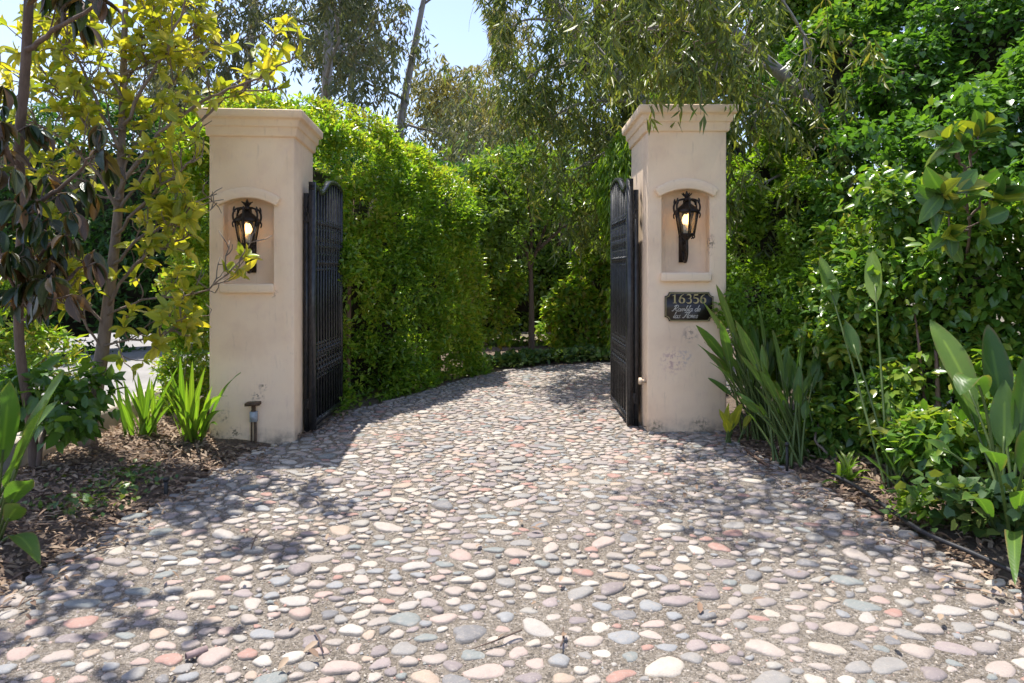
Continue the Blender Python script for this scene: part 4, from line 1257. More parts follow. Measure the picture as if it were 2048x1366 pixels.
# the two weeping eucalypts on the right: trunks lean in over the drive
def weep(label, base, trunk, r0, boughs, n_str, n_in, seed, lenr=(0.5, 1.3), L=0.135, extra=()):
    t = thing('weeping_eucalyptus', base, label, 'tree')
    tr = smooth_path(trunk, 5)
    MB().tube(tr, np.linspace(r0, r0 * 0.4, len(tr)), 8).build('trunk', M['eucbark'], t, True, origin=base)
    mb = MB(); tips = []
    starts = []
    for bp, rr in boughs:
        bp = smooth_path(bp, 5)
        mb = MB()
        grow(mb, bp, rr, rr * 0.3, 1, 3, 5, 0.42, 0.85, (0, 0, -0.25), tips, 6, 0.15)
        mb.build('limb', M['eucbark'], t, True, origin=base)
    mb = MB()
    T = np.array([q[0] for q in tips])
    pos, dd, rn = [], [], []
    for s in range(n_str + len(extra)):
        p0 = T[rng.integers(len(T))] + rng.normal(size=3) * np.array((0.28, 0.30, 0.18)) if s >= len(extra) else np.array(extra[s])
        ln = rng.uniform(*lenr)
        d0 = norm(np.array((rng.normal() * 0.6, rng.normal() * 0.6, 0.1)))
        path = wander(p0, d0, ln, 8, 0.25, (0, 0, -3.0))
        if n_in and s < n_in: mb.tube(path[::2], np.linspace(0.004, 0.0015, len(path[::2])), 3, False)
        nl = int(ln * 34)
        u = rng.random(nl) ** 0.8 * 7.999
        i = u.astype(int); f = (u - i)[:, None]
        pos.append(path[i] * (1 - f) + path[i + 1] * f + rng.normal(size=(nl, 3)) * 0.02)
        dd.append(norm(rv(nl) * 0.85 + np.array((0, 0, -1.0))))
        rn.append(np.clip(rng.random() * 0.5 + rng.random(nl) * 0.5, 0, 1))
    mb.build('twigs', M['redbark'], t, True, origin=base)['kind'] = 'stuff'
    pos, dd, rn = np.concatenate(pos), np.concatenate(dd), np.concatenate(rn)
    k = (pos[:, 2] > 0.3) & crown_keep(pos)
    pos, dd, rn = pos[k], dd[k], rn[k]
    Ls = L * (0.65 + 0.7 * rng.random(len(pos)))
    leaves('foliage', pos, dd, rv(len(pos)), Ls, Ls * 0.17, M['euc'], t, 'dia', rn)
    return t
bx = (3.3, 11.2, 0.0)
weep('weeping eucalyptus leaning in behind the right gate, hanging leaves right of the sky gap', bx,
     [bx, P(1370, 420, 10.9), P(1300, 230, 10.6), P(1195, 110, 10.2), P(1105, 0, 9.9), P(1040, -110, 9.8)], 0.15,
     [([P(1290, 210, 10.6), P(1230, 200, 10.2), P(1150, 210, 9.9), P(1100, 240, 9.8)], 0.04),
      ([P(1195, 110, 10.2), P(1130, 130, 10.0), P(1080, 140, 9.8), P(1040, 170, 9.7)], 0.035),
      ([P(1150, 50, 10.0), P(1100, 40, 9.7), P(1050, 40, 9.5), P(1015, 60, 9.4)], 0.03),
      ([P(1300, 240, 10.6), P(1260, 280, 10.3), P(1200, 310, 10.1), P(1150, 340, 10.0)], 0.03),
      ([P(1240, 150, 10.4), P(1270, 80, 10.0), P(1240, 20, 9.8), P(1200, -40, 9.6)], 0.035),
      ([P(1330, 300, 10.8), P(1290, 350, 10.4), P(1240, 390, 10.2), P(1215, 430, 10.1)], 0.03),
      ([P(1105, 0, 9.9), P(1060, -60, 9.6), P(1010, -70, 9.4), P(980, -60, 9.3)], 0.03)], 520, 200, 1, (0.25, 0.8), 0.16)
bx = (4.5, 8.3, 0.0)
weep('weeping eucalyptus trailing thin branches over the right pillar cap', bx,
     [bx, P(1700, 420, 8.2), P(1640, 230, 8.0), P(1500, 95, 7.7), P(1400, 0, 7.4), P(1290, -130, 7.0)], 0.11,
     [([P(1640, 240, 8.0), P(1580, 200, 7.6), P(1520, 220, 7.3), P(1480, 250, 7.1)], 0.03),
      ([P(1550, 140, 7.8), P(1480, 120, 7.3), P(1420, 120, 7.0), P(1360, 130, 6.8)], 0.03),
      ([P(1450, 50, 7.5), P(1390, 40, 7.0), P(1330, 50, 6.7), P(1280, 60, 6.6)], 0.03),
      ([P(1400, 0, 7.4), P(1340, -40, 7.0), P(1290, -40, 6.7), P(1240, -20, 6.5)], 0.03),
      ([P(1600, 190, 7.9), P(1620, 110, 7.4), P(1590, 40, 7.0), P(1550, -20, 6.8)], 0.03),
      ([P(1680, 320, 8.1), P(1610, 330, 7.6), P(1560, 350, 7.3), P(1520, 370, 7.2)], 0.028),
      ([P(1420, 20, 7.4), P(1410, -40, 6.6), P(1400, -60, 6.0), P(1390, -30, 5.6)], 0.025),
      ([P(1310, -120, 7.1), (1.15, 6.4, 5.0), (0.85, 5.7, 4.9), (0.75, 5.1, 4.8)], 0.03), ([P(1310, -120, 7.1), (1.5, 6.2, 4.9), (1.45, 5.5, 4.8), (1.3, 4.9, 4.7)], 0.03)], 360, 180, 2, (0.25, 0.85), 0.15, extra=[P(1345 + 95 * rng.random() ** 1.5, 40 + 110 * rng.random(), 5.75 + 0.25 * rng.random()) for _ in range(13)] + [(0.9 + 0.45 * rng.normal(), 5.25 + 0.3 * rng.normal(), 4.55 + 0.2 * rng.random()) for _ in range(26)])
# one spray hanging in front of the cap
bp = [P(1440, 110, 6.1), P(1430, 190, 5.95), P(1405, 225, 5.9)]

# --- dense trees behind the weeping branches
def mass(label, prims, n, seed, base, L=0.17, wr=0.22, mat='euc'):
    t = bush('evergreen_tree', label, 'tree', prims, n, L, wr, mat, seed=seed, amp=0.35, sc=1.3, gap=0.66, gsc=2.2, base=base, core=0.55, shell=0.55, rnd_noise=0.3, orient_kw=dict(out=0.25, spread=0.7, droop=0.9, up=0.5),
             stems=[(smooth_path([(base[0], base[1], -0.05), (base[0] + 0.05, base[1], 1.5), (base[0], base[1], 3.5)], 3), np.linspace(0.14, 0.09, 7))], stem_mat='bark')
    return t
mass('dense drooping evergreen tree filling the space above the right gate leaf', [blob(1215, 300, 16.0, 1.0, 0.8, 1.2), blob(1270, 170, 16.0, 1.2, 0.8, 1.3), blob(1260, 420, 15.5, 0.9, 0.7, 1.0), blob(1190, 110, 16.3, 1.0, 0.7, 1.3), blob(1300, 20, 16.0, 1.5, 0.8, 1.4), blob(1170, -60, 16.3, 1.0, 0.8, 1.2)], 17000, 31, (3.0, 16.0, 0.0), L=0.19)
mass('broad dark evergreen tree behind the right pillar', [blob(1440, 330, 11.5, 1.0, 0.8, 1.1), blob(1560, 250, 11.0, 1.1, 0.8, 1.1), blob(1430, 130, 11.5, 1.2, 0.8, 1.1), blob(1570, 60, 11.0, 1.2, 0.8, 1.1), blob(1490, 480, 11.0, 0.9, 0.7, 1.0), blob(1460, -60, 11.5, 1.3, 0.8, 1.0)], 24000, 32, (4.3, 11.5, 0.0), mat='smalltree', wr=0.4, L=0.12)

# --- the thicket on the right
bush('bright_bush', 'bright small-leaved bush crowding the right side of the right pillar', 'bush', [blob(1515, 600, 7.0, 0.52, 0.5, 0.45), blob(1492, 605, 6.15, 0.21, 0.2, 0.24), blob(1560, 620, 6.2, 0.25, 0.2, 0.3), blob(1560, 470, 7.4, 0.60, 0.5, 0.8), blob(1590, 640, 6.6, 0.45, 0.45, 0.6), blob(1485, 440, 7.6, 0.3, 0.4, 0.8), blob(1640, 560, 6.6, 0.45, 0.45, 0.6), blob(1520, 360, 7.6, 0.42, 0.4, 0.5), blob(1600, 420, 7.0, 0.4, 0.4, 0.5)], 26000, 0.055, 0.5, 'bright', seed=8, amp=0.16, sc=2.4, gap=0.6, gsc=5, base=(2.6, 7.1, 0), core=0.30, shell=0.28, rnd_noise=0.3, orient_kw=dict(up=1.1))
prims = [blob(1650, 330, 7.6, 0.75, 0.7, 0.7), blob(1750, 400, 6.6, 0.65, 0.6, 0.65), blob(1690, 150, 8.4, 1.0, 0.8, 0.9), blob(1840, 200, 7.4, 0.95, 0.8, 0.85), blob(1990, 350, 6.0, 0.75, 0.6, 0.7), blob(2010, 90, 7.2, 1.1, 0.8, 0.9),
         blob(1830, -20, 8.6, 1.2, 0.9, 0.9), blob(2110, 520, 5.1, 0.6, 0.6, 0.75), blob(2140, 230, 6.2, 0.9, 0.7, 0.9), blob(1900, 480, 5.8, 0.55, 0.5, 0.55), blob(1670, -20, 9.4, 1.1, 0.9, 0.9), blob(1780, 570, 6.2, 0.65, 0.55, 0.7), blob(1960, 640, 5.2, 0.55, 0.5, 0.8), blob(1700, 760, 6.3, 0.55, 0.5, 0.75), blob(2350, 480, 4.7, 0.7, 0.7, 1.4), blob(2500, 700, 3.8, 0.7, 0.8, 1.2), blob(2300, 250, 5.6, 0.8, 0.7, 1.0)]
bush('vine_wall', 'towering wall of glossy vine leaves filling the upper right', 'vine', prims, 90000, 0.072, 0.66, 'ivy', kind='ivy', seed=9, amp=0.26, sc=1.7, gap=0.62, gsc=3.0, base=(3.9, 5.2, 0), core=0.45, shell=0.36, amp2=0.12, rnd_noise=0.45, orient_kw=dict(out=0.35, spread=0.7, droop=0.35, up=1.1))
stm = [(smooth_path([G(1900, 1000), P(1880, 860, 4.75), P(1873, 720, 4.9), P(1868, 630, 5.1)], 3), np.linspace(0.028, 0.006, 10)),
       (smooth_path([G(1895, 990), P(1850, 800, 4.9), P(1838, 690, 5.0), P(1825, 600, 5.2)], 3), np.linspace(0.02, 0.004, 10))]
bush('laurel_shrub', 'leafy shrub with oval leaves and brown stems in the right bed', 'shrub', [blob(1780, 620, 5.4, 0.50, 0.45, 0.6), blob(1950, 560, 5.0, 0.5, 0.45, 0.7), blob(1850, 760, 5.0, 0.36, 0.35, 0.5), blob(1700, 560, 6.0, 0.45, 0.4, 0.6), blob(1690, 740, 5.8, 0.40, 0.35, 0.5), blob(1990, 780, 4.7, 0.4, 0.4, 0.5), blob(1860, 440, 5.5, 0.5, 0.4, 0.4), blob(1790, 870, 4.95, 0.28, 0.25, 0.30), blob(1880, 900, 4.7, 0.30, 0.25, 0.30), blob(1980, 930, 4.4, 0.30, 0.3, 0.35), blob(1700, 850, 5.5, 0.32, 0.3, 0.35), blob(2060, 860, 4.3, 0.3, 0.3, 0.5)], 17000, 0.085, 0.52, 'laurel', kind='med', seed=10, amp=0.24, sc=2.1, gap=0.72, gsc=3.4, base=(2.95, 4.95, 0.05), core=0.38, shell=0.40, stems=stm, stem_mat='redbark', rnd_noise=0.3, orient_kw=dict(out=0.4, spread=0.8, droop=0.3, up=1.0))
bush('low_shrub', 'low dark shrub with a pale twisted stem near the right stake', 'shrub', [blob(1665, 870, 5.5, 0.26, 0.25, 0.26), blob(1740, 810, 5.5, 0.34, 0.3, 0.36)], 2600, 0.075, 0.5, 'shrub', kind='med', seed=11, amp=0.12, sc=3, gap=0.5, base=tuple(G(1690, 945)), core=0.0, shell=0.5,
     stems=[(smooth_path([P(1668, 950, 5.2), P(1652, 905, 5.25), P(1630, 880, 5.3), P(1640, 840, 5.4)], 3), np.linspace(0.014, 0.007, 10))], stem_mat='greybark')

# paddle-leaved plants -------------------------------------------------
PAD = {}
def paddle_shape(u):
    return max(0.03, math.sin(PI * min(1.0, u) ** 0.85) ** 0.75)
def paddle(t, base, tip, frac, width, mat, droop=0.12, stalk_r=0.011, twist=None, nm='leaf'):
    base, tip = np.array(base, float), np.array(tip, float)
    ax = tip - base
    Ltot = np.linalg.norm(ax)
    n = 12
    side = np.cross(ax, (0, 0, 1.0)); side /= np.linalg.norm(side) + 1e-9
    # gentle arch: starts steeper than the chord, ends flatter
    up = np.array((0, 0, 1.0))
    def pt(u): return base + ax * u + up * (Ltot * droop * math.sin(PI * u ** 1.15))
    pts = np.array([pt(u) for u in np.linspace(0, 1, 2 * n)])
    loc = np.array(t.location)
    k0 = int((1 - frac) * (2 * n - 1))
    sp = pts[k0:]
    tg = np.gradient(sp, axis=0); tg = norm(tg)
    tw = rng.normal() * 0.5 if twist is None else twist
    V, F = [], []
    m = len(sp)
    for i in range(m):
        u = i / (m - 1)
        w = paddle_shape(u) * width / 2
        s = norm(np.cross(tg[i], up) + 1e-6)
        nrm_ = np.cross(s, tg[i])
        s2 = s * math.cos(tw) + nrm_ * math.sin(tw); n2 = np.cross(s2, tg[i])
        wav = 0.05 * width * math.sin(u * 9 + tw * 7)
        for q, lift in ((-1, 0.30), (-0.5, 0.10), (0, 0.0), (0.5, 0.10), (1, 0.30)):
            V.append(sp[i] + s2 * (q * w) + n2 * (lift * w + wav * abs(q) * q))
    for i in range(m - 1):
        for k in range(4):
            F.append((i * 5 + k, i * 5 + k + 1, i * 5 + 6 + k, i * 5 + 5 + k))
    o = mk(nm, np.array(V) - loc, F, M[mat], t, True, np.array([max(abs(q), 0.0 if i < m - 4 else (i - m + 5) / 4 * 0.95) for i in range(m) for q in (-1, -0.5, 0, 0.5, 1)]))
    if frac < 0.97:
        m2 = MB().tube(pts[:k0 + 3], np.linspace(stalk_r, stalk_r * 0.6, k0 + 3), 6)
        m2.build('stalk', M['stalk'], o, True, origin=loc)
    return o
def clump(name, label, cat, base, specs, mat='paddle', depth=(0.3, 0.3), jit=0.08):
    t = thing(name, base, label, cat)
    for (px, py, Y, frac, width, droop) in specs:
        b = np.array(base) + np.array((rng.normal() * jit, rng.normal() * jit, -0.02))
        paddle(t, b, P(px, py, Y), frac, width, mat, droop)
    return t
bs = G(1525, 880)
clump('bird_of_paradise', 'bird of paradise clump with upright grey green paddle leaves beside the right pillar', 'plant', bs,
      [(1402, 598, 5.8, .42, 0.082, .05), (1432, 568, 6.0, .42, 0.090, .04), (1392, 650, 5.7, .40, 0.082, .07), (1395, 688, 5.7, .42, 0.082, .08), (1475, 575, 6.1, .42, 0.090, .03), (1440, 640, 5.6, .45, 0.082, .06), (1420, 725, 5.6, .40, 0.074, .10),
       (1520, 590, 6.3, .40, 0.082, .03), (1550, 640, 6.4, .40, 0.082, .05), (1470, 660, 5.9, .4, 0.074, .05), (1500, 640, 6.0, .4, 0.082, .04), (1565, 700, 6.2, .4, 0.074, .06)] +
      [(1450 + 120 * rng.random(), 640 + 120 * rng.random(), 5.9 + 0.6 * rng.random(), .34, .055 + 0.02 * rng.random(), .05) for _ in range(26)] + [(1400 + 130 * rng.random(), 600 + 170 * rng.random(), 5.7 + 0.6 * rng.random(), .38, .06, .07) for _ in range(16)])
bs = G(1592, 925)
clump('bird_of_paradise', 'second bird of paradise clump behind the thin black stake', 'plant', bs,
      [(1500, 690, 5.2, .42, 0.082, .05), (1470, 640, 5.3, .42, 0.082, .04), (1545, 660, 5.4, .40, 0.074, .04), (1600, 730, 5.3, .40, 0.070, .03), (1520, 740, 5.1, .4, 0.074, .06), (1575, 690, 5.5, .4, 0.074, .03), (1640, 700, 5.6, .4, 0.074, .05), (1612, 640, 5.7, .36, 0.074, .03)] +
      [(1520 + 120 * rng.random(), 700 + 110 * rng.random(), 5.2 + 0.5 * rng.random(), .34, .052 + 0.02 * rng.random(), .05) for _ in range(16)] + [(1470 + 140 * rng.random(), 670 + 150 * rng.random(), 5.1 + 0.6 * rng.random(), .38, .058, .07) for _ in range(14)])
bs = G(1800, 985)
clump('bird_of_paradise', 'paddle-leaved clump with long stalks among the oval-leaved shrub', 'plant', bs,
      [(1640, 512, 5.5, .22, .13, .02), (1745, 500, 5.3, .24, .14, .02), (1690, 640, 5.1, .25, .10, .03), (1760, 890, 4.7, .6, .10, .02), (1745, 870, 4.5, .6, .08, .03), (1830, 880, 4.6, .5, .08, .03), (1775, 780, 4.9, .3, .09, .03), (1720, 905, 4.6, .7, .06, .04)], jit=0.04)
bs = G(2035, 1085)
clump('bird_of_paradise', 'large paddle-leaved plant with broad arching leaves at the right edge', 'plant', bs,
      [(1920, 790, 3.7, .45, 0.172, .42), (1860, 640, 4.3, .50, 0.145, .10), (1975, 650, 4.2, .45, 0.158, .06), (2060, 700, 3.9, .5, 0.158, .05), (1965, 905, 3.3, .50, 0.112, .22), (1925, 1000, 3.2, .72, 0.086, .10), (2030, 1170, 2.95, .75, 0.073, .16), (1880, 690, 4.4, .5, 0.132, .05), (1850, 880, 3.9, .25, 0.079, .12), (2080, 850, 3.4, .5, 0.132, .1), (2050, 980, 3.2, .6, 0.092, .1), (2010, 760, 3.9, .45, 0.132, .04)], jit=0.06)
bs = G(1462, 890)
clump('canna_plant', 'small plant with yellow green upright leaves at the foot of the right pillar', 'plant', bs,
      [(1438, 818, 5.8, .55, .08, .08), (1450, 838, 5.75, .55, .07, .06), (1484, 808, 5.85, .55, .11, .02), (1470, 822, 5.9, .55, .08, .03), (1504, 826, 5.9, .5, .08, .04), (1458, 806, 5.85, .5, .08, .03)], 'paddle_yellow', jit=0.03)
bs = G(1690, 965)
t = clump('strap_plant', 'low arching strap-leaved clump at the edge of the right bed', 'plant', bs,
      [(1640 + 12 * k + 10 * rng.random(), 905 + 60 * abs(k - 5) / 6 + 14 * rng.random(), 4.65 + 0.3 * rng.random(), .97, .035, .16) for k in range(11)] + [(1660 + 10 * k, 900 + 15 * rng.random(), 4.95, .97, .032, .10) for k in range(7)], 'strap', jit=0.03)
bs = G(285, 895)
clump('strap_plant', 'upright yellow green strap-leaved clump in front of the kerb', 'plant', bs,
      [(228, 742, 5.9, .97, .055, .03), (248, 760, 6.1, .97, .05, .03), (275, 745, 6.0, .97, .055, .02), (300, 752, 5.8, .97, .05, .02), (318, 740, 6.0, .97, .05, .02), (262, 790, 5.8, .97, .045, .06), (345, 775, 5.9, .97, .05, .05), (240, 800, 5.7, .97, .04, .08), (330, 800, 5.7, .97, .04, .06), (290, 780, 6.2, .97, .04, .02), (355, 735, 5.9, .97, .055, .03), (215, 770, 6.0, .97, .05, .05)] + [(225 + 130 * rng.random(), 750 + 80 * rng.random(), 5.7 + 0.5 * rng.random(), .97, .028 + 0.015 * rng.random(), .10 * rng.random()) for _ in range(16)], 'strap', jit=0.05)
bs = G(385, 892)
clump('strap_plant', 'arching strap-leaved clump reaching in front of the left pillar', 'plant', bs,
      [(482, 745, 5.5, .97, .062, .10), (455, 792, 5.5, .97, .055, .12), (448, 822, 5.5, .97, .045, .10), (360, 712, 5.8, .97, .055, .02), (385, 720, 5.9, .97, .05, .02), (340, 740, 5.8, .97, .05, .04), (410, 735, 5.8, .97, .05, .03), (320, 790, 5.7, .97, .05, .08), (425, 770, 5.6, .97, .045, .06), (400, 790, 5.9, .97, .045, .02), (350, 800, 5.6, .97, .045, .05), (435, 850, 5.5, .97, .035, .10)] + [(325 + 110 * rng.random(), 745 + 95 * rng.random(), 5.5 + 0.5 * rng.random(), .97, .028 + 0.015 * rng.random(), .12 * rng.random()) for _ in range(16)], 'strap', jit=0.05)
bs = G(-15, 1090)
clump('bird_of_paradise', 'paddle-leaved plant with broad green leaves at the left edge', 'plant', bs,
      [(128, 742, 4.0, .50, .17, .03), (95, 800, 3.8, .5, .16, .05), (118, 800, 4.1, .45, .12, .10), (50, 870, 3.7, .5, .16, .05), (60, 960, 3.5, .5, .12, .08), (20, 760, 3.9, .5, .16, .02), (80, 1130, 3.4, .6, .10, .14), (-40, 800, 3.7, .5, .17, .02), (40, 1010, 3.5, .5, .11, .06)], jit=0.05)

# shrubs in the left bed
b1 = G(175, 905)
bush('leafy_shrub', 'dark green broad-leaved shrub around the foot of the young tree trunk', 'shrub', [blob(200, 795, 5.35, 0.20, 0.2, 0.22), blob(110, 775, 5.3, 0.28, 0.2, 0.16), blob(150, 835, 5.2, 0.2, 0.2, 0.14), blob(50, 790, 5.4, 0.25, 0.2, 0.15)], 620, 0.12, 0.5, 'shrub', kind='med', seed=12, amp=0.16, sc=4, gap=0.6, core=0.0, shell=0.4, base=tuple(G(130, 930)), orient_kw=dict(droop=0.4),
     stems=[(smooth_path([G(78, 965), P(80, 900, 5.05), P(100, 840, 5.1), P(140, 800, 5.2)], 3), np.linspace(0.02, 0.01, 10))], stem_mat='bark')
bush('fern_shrub', 'feathery pale green shrub at the far left beside the side road', 'shrub', [blob(50, 730, 6.2, 0.45, 0.3, 0.35), blob(0, 640, 6.4, 0.4, 0.3, 0.5)], 3000, 0.10, 0.25, 'hedge', seed=13, amp=0.15, sc=3, gap=0.5, core=0.0, shell=0.5, base=(-4.6, 6.2, 0.1))
bush('airy_shrub', 'thin airy shrub behind the strap leaves near the left pillar', 'shrub', [blob(365, 760, 6.7, 0.22, 0.2, 0.28)], 420, 0.05, 0.35, 'hedge', seed=14, amp=0.12, sc=4, gap=0.4, core=0.0, shell=0.5, base=tuple(G(365, 870)),
     stems=[(smooth_path([G(365, 872), P(362, 800, 6.6), P(375, 720, 6.7), P(385, 690, 6.7)], 3), np.linspace(0.006, 0.003, 10))], stem_mat='greybark')

# --- magnolia saplings -------------------------------------------------
ML = [big_leaf(6, f, c) for f, c in ((0.16, 0.10), (0.10, 0.22), (0.22, 0.05), (0.06, 0.35))]
def magnolia(label, base, trunk, tr_r, limbs, leafmat, massmat, n_parts, twig_n, sub_n, whorl, L, wr, droop, bark, extra=(), twl=(0.18, 0.40)):
    t = thing('magnolia_tree', base, label, 'tree')
    MB().tube(smooth_path(trunk, 4), np.interp(np.linspace(0, 1, (len(trunk) - 1) * 4 + 1), np.linspace(0, 1, len(tr_r)), tr_r), 9).build('trunk', M[bark], t, True, origin=base)
    tips = []
    for path, r0 in limbs:
        pa = smooth_path(path, 4)
        # knobbly young wood
        pa[1:-1] += rng.normal(size=(len(pa) - 2, 3)) * 0.010
        mb = MB().tube(pa, np.linspace(r0, 0.006, len(pa)), 6)
        tips.append((pa[-1], norm(pa[-1] - pa[-3])))
        for k in range(twig_n):
            u = 0.22 + 0.75 * (k + rng.random()) / twig_n
            i = min(int(u * (len(pa) - 1)), len(pa) - 2)
            ax = norm(pa[i + 1] - pa[i])
            d = norm(ax * 0.7 + rv(1)[0] * 0.75 + np.array((0, 0, 0.35)))
            tw = wander(pa[i], d, rng.uniform(*twl), 4, 0.4, (0, 0, 0.5))
            mb.tube(tw, np.linspace(0.0065, 0.004, len(tw)), 5)
            tips.append((tw[-1], norm(tw[-1] - tw[-2])))
            for q in range(sub_n):
                i2 = rng.integers(1, 4)
                d2 = norm(norm(tw[i2] - tw[i2 - 1]) * 0.6 + rv(1)[0] * 0.8 + np.array((0, 0, 0.3)))
                t2 = wander(tw[i2], d2, rng.uniform(0.10, 0.22), 3, 0.4, (0, 0, 0.4))
                mb.tube(t2, np.linspace(0.005, 0.003, len(t2)), 4)
                tips.append((t2[-1], norm(t2[-1] - t2[-2])))
        mb.build('branch', M[bark], t, True, origin=base)
    tips += list(extra)
    rec = []
    for p, ax in tips:
        qx, qy = CX + FPX * p[0] / p[1], HZ - FPX * (p[2] - CH) / p[1]
        if 396 < qx < 640 and 205 < qy and not (440 < qx < 510 and 490 < qy < 575): continue
        k = rng.integers(whorl[0], whorl[1] + 1)
        u = norm(np.cross(ax, rv(1)[0])); v = np.cross(ax, u)
        for q in range(k):
            a = 2 * PI * (q / k) + rng.normal() * 0.3
            rad = u * math.cos(a) + v * math.sin(a)
            sp = rng.uniform(0.45, 1.25)
            d = norm(ax * (1.1 - 0.5 * sp) + rad * sp + np.array((0, 0, -droop * rng.uniform(0.5, 1.3))))
            nn = norm(ax * 0.9 - rad * 0.35 + np.array((0, 0, 0.35)) + rv(1)[0] * 0.45) if droop < 0.8 else norm(rad + rv(1)[0] * 0.4 + np.array((0, 0, 0.25)))
            ln = L * rng.uniform(0.55, 1.25)
            rec.append((np.array(p) - ax * 0.03 * rng.random(), d, nn, ln))
    # the leaves nearest the camera line of sight are parts, the rest one mass
    def vis(r):
        p = r[0]
        x, z = p[0] / p[1], (p[2] - CH) / p[1]
        return abs(x) < 0.75 and -0.6 < z < 0.40
    rec.sort(key=lambda r: (0 if vis(r) else 1, rng.random()))
    part = [r for r in rec[:n_parts] if vis(r)]
    rest = rec[len(part):]
    shared = []
    for (V0, F0) in ML:
        o = mk('leaf', V0, F0.astype(np.int32), M[leafmat], None, True, np.tile((0.9, 0.0, 0.9), len(V0) // 3))
        shared.append(o.data); bpy.data.objects.remove(o)
    loc = np.array(base, float)
    for i, (p, d, nn, ln) in enumerate(part):
        y = norm(np.cross(nn, d)); z = np.cross(d, y)
        w = ln * wr * rng.uniform(0.8, 1.15)
        mt = Matrix(((d[0] * ln, y[0] * w, z[0] * ln, p[0] - loc[0]), (d[1] * ln, y[1] * w, z[1] * ln, p[1] - loc[1]), (d[2] * ln, y[2] * w, z[2] * ln, p[2] - loc[2]), (0, 0, 0, 1)))
        o = bpy.data.objects.new('leaf', shared[i % 4])
        C.objects.link(o); o.parent = t
        o.matrix_local = mt
    if rest:
        for s in range(2):
            rs = rest[s::2]
            if not rs: continue
            p = np.array([r[0] for r in rs]); d = np.array([r[1] for r in rs]); nn = np.array([r[2] for r in rs]); ln = np.array([r[3] for r in rs])
            leaves('foliage', p, d, nn, ln, ln * wr, M[massmat], t, ML[s], rng.random(len(p)))
    return t

b0 = G(172, 925)
def PX(pts, Y0, Y1):
    n = len(pts)
    return [P(a, c, Y0 + (Y1 - Y0) * i / (n - 1)) for i, (a, c) in enumerate(pts)]
Yb = b0[1]
trunk = [b0 - np.array((0, 0, 0.05))] + PX([(176, 870), (192, 780), (208, 680), (222, 560), (236, 430), (243, 300), (247, 150), (252, 0), (262, -160)], Yb, Yb + 0.1)
limbs = [(PX(q, y0, y1), r) for q, y0, y1, r in (
    ([(241, 385), (300, 288), (370, 228), (440, 185), (520, 155), (592, 112)], Yb, 5.25, 0.020),
    ([(238, 420), (310, 320), (400, 240), (470, 190), (560, 175)], Yb, 5.6, 0.014),
    ([(232, 470), (290, 400), (350, 350), (392, 310)], Yb, 5.2, 0.015),
    ([(226, 530), (290, 470), (345, 445), (388, 415)], Yb, 5.3, 0.014),
    ([(215, 630), (290, 602), (380, 592), (440, 560), (492, 512)], Yb, 5.5, 0.011),
    ([(218, 610), (270, 530), (330, 490), (385, 470)], Yb, 5.5, 0.015),
    ([(246, 250), (300, 150), (350, 60), (385, -40)], Yb, 5.4, 0.017),
    ([(243, 300), (190, 200), (150, 100), (118, 0)], Yb, 5.4, 0.018),
    ([(238, 420), (180, 330), (110, 270), (50, 235)], Yb, 5.3, 0.015),
    ([(248, 180), (290, 80), (312, -30)], Yb, 5.8, 0.013),
    ([(247, 200), (200, 110), (180, 30), (190, -60)], Yb, 6.0, 0.013),
    ([(210, 660), (160, 570), (132, 490), (112, 420)], Yb, 5.4, 0.012),
    ([(205, 700), (165, 640), (140, 600), (112, 560)], Yb, 5.3, 0.010),
    ([(207, 690), (260, 680), (330, 670), (372, 628)], Yb, 5.4, 0.011),
    ([(240, 400), (262, 300), (330, 180), (420, 95)], Yb, 5.9, 0.013),
    ([(252, 0), (300, -120), (360, -200)], Yb, 5.4, 0.015))]
for q in ([(243, 300), (160, 240), (90, 150), (40, 60)], [(247, 200), (150, 150), (90, 70), (60, 0)], [(240, 400), (150, 380), (70, 340), (10, 300)], [(246, 260), (200, 250), (130, 200), (20, 160)], [(248, 150), (330, 110), (400, 60)]):
    limbs.append((PX(q, Yb, 5.8), 0.012))
limbs.append(([P(252, -20, 5.7), np.array((-2.8, 5.2, 4.1)), np.array((-2.4, 5.0, 4.4)), np.array((-2.0, 4.85, 4.55))], 0.016))
magnolia('young tree with yellow green leaves and bare twigs beside the left pillar', tuple(b0), trunk, [0.085, 0.062, 0.045, 0.034, 0.026, 0.018], limbs, 'magleaf', 'magfol', 300, 9, 2, (4, 6), 0.128, 0.42, 0.15, 'greybark')

b0 = G(72, 962)
trunk = [b0 - np.array((0, 0, 0.05))] + PX([(62, 850), (40, 700), (38, 560), (45, 430), (38, 300), (50, 150), (58, 0), (66, -200)], b0[1], 4.5)
Yb = 4.75
limbs = [(PX(q, y0, y1), r) for q, y0, y1, r in (
    ([(45, 430), (90, 400), (150, 350), (205, 300)], 4.8, 4.6, 0.022),
    ([(40, 560), (90, 500), (130, 470)], 4.9, 4.4, 0.020),
    ([(38, 640), (100, 580), (150, 545), (190, 525)], 4.95, 4.5, 0.016),
    ([(38, 600), (20, 560), (10, 520)], 4.9, 4.3, 0.016),
    ([(40, 360), (10, 290), (-20, 250)], 4.7, 4.4, 0.03),
    ([(40, 480), (60, 430), (75, 400)], 4.8, 4.3, 0.012),
    ([(52, 100), (110, 60), (190, 10), (250, -60)], 4.6, 4.0, 0.02),
    ([(38, 640), (50, 600), (75, 590)], 4.95, 4.4, 0.012))]
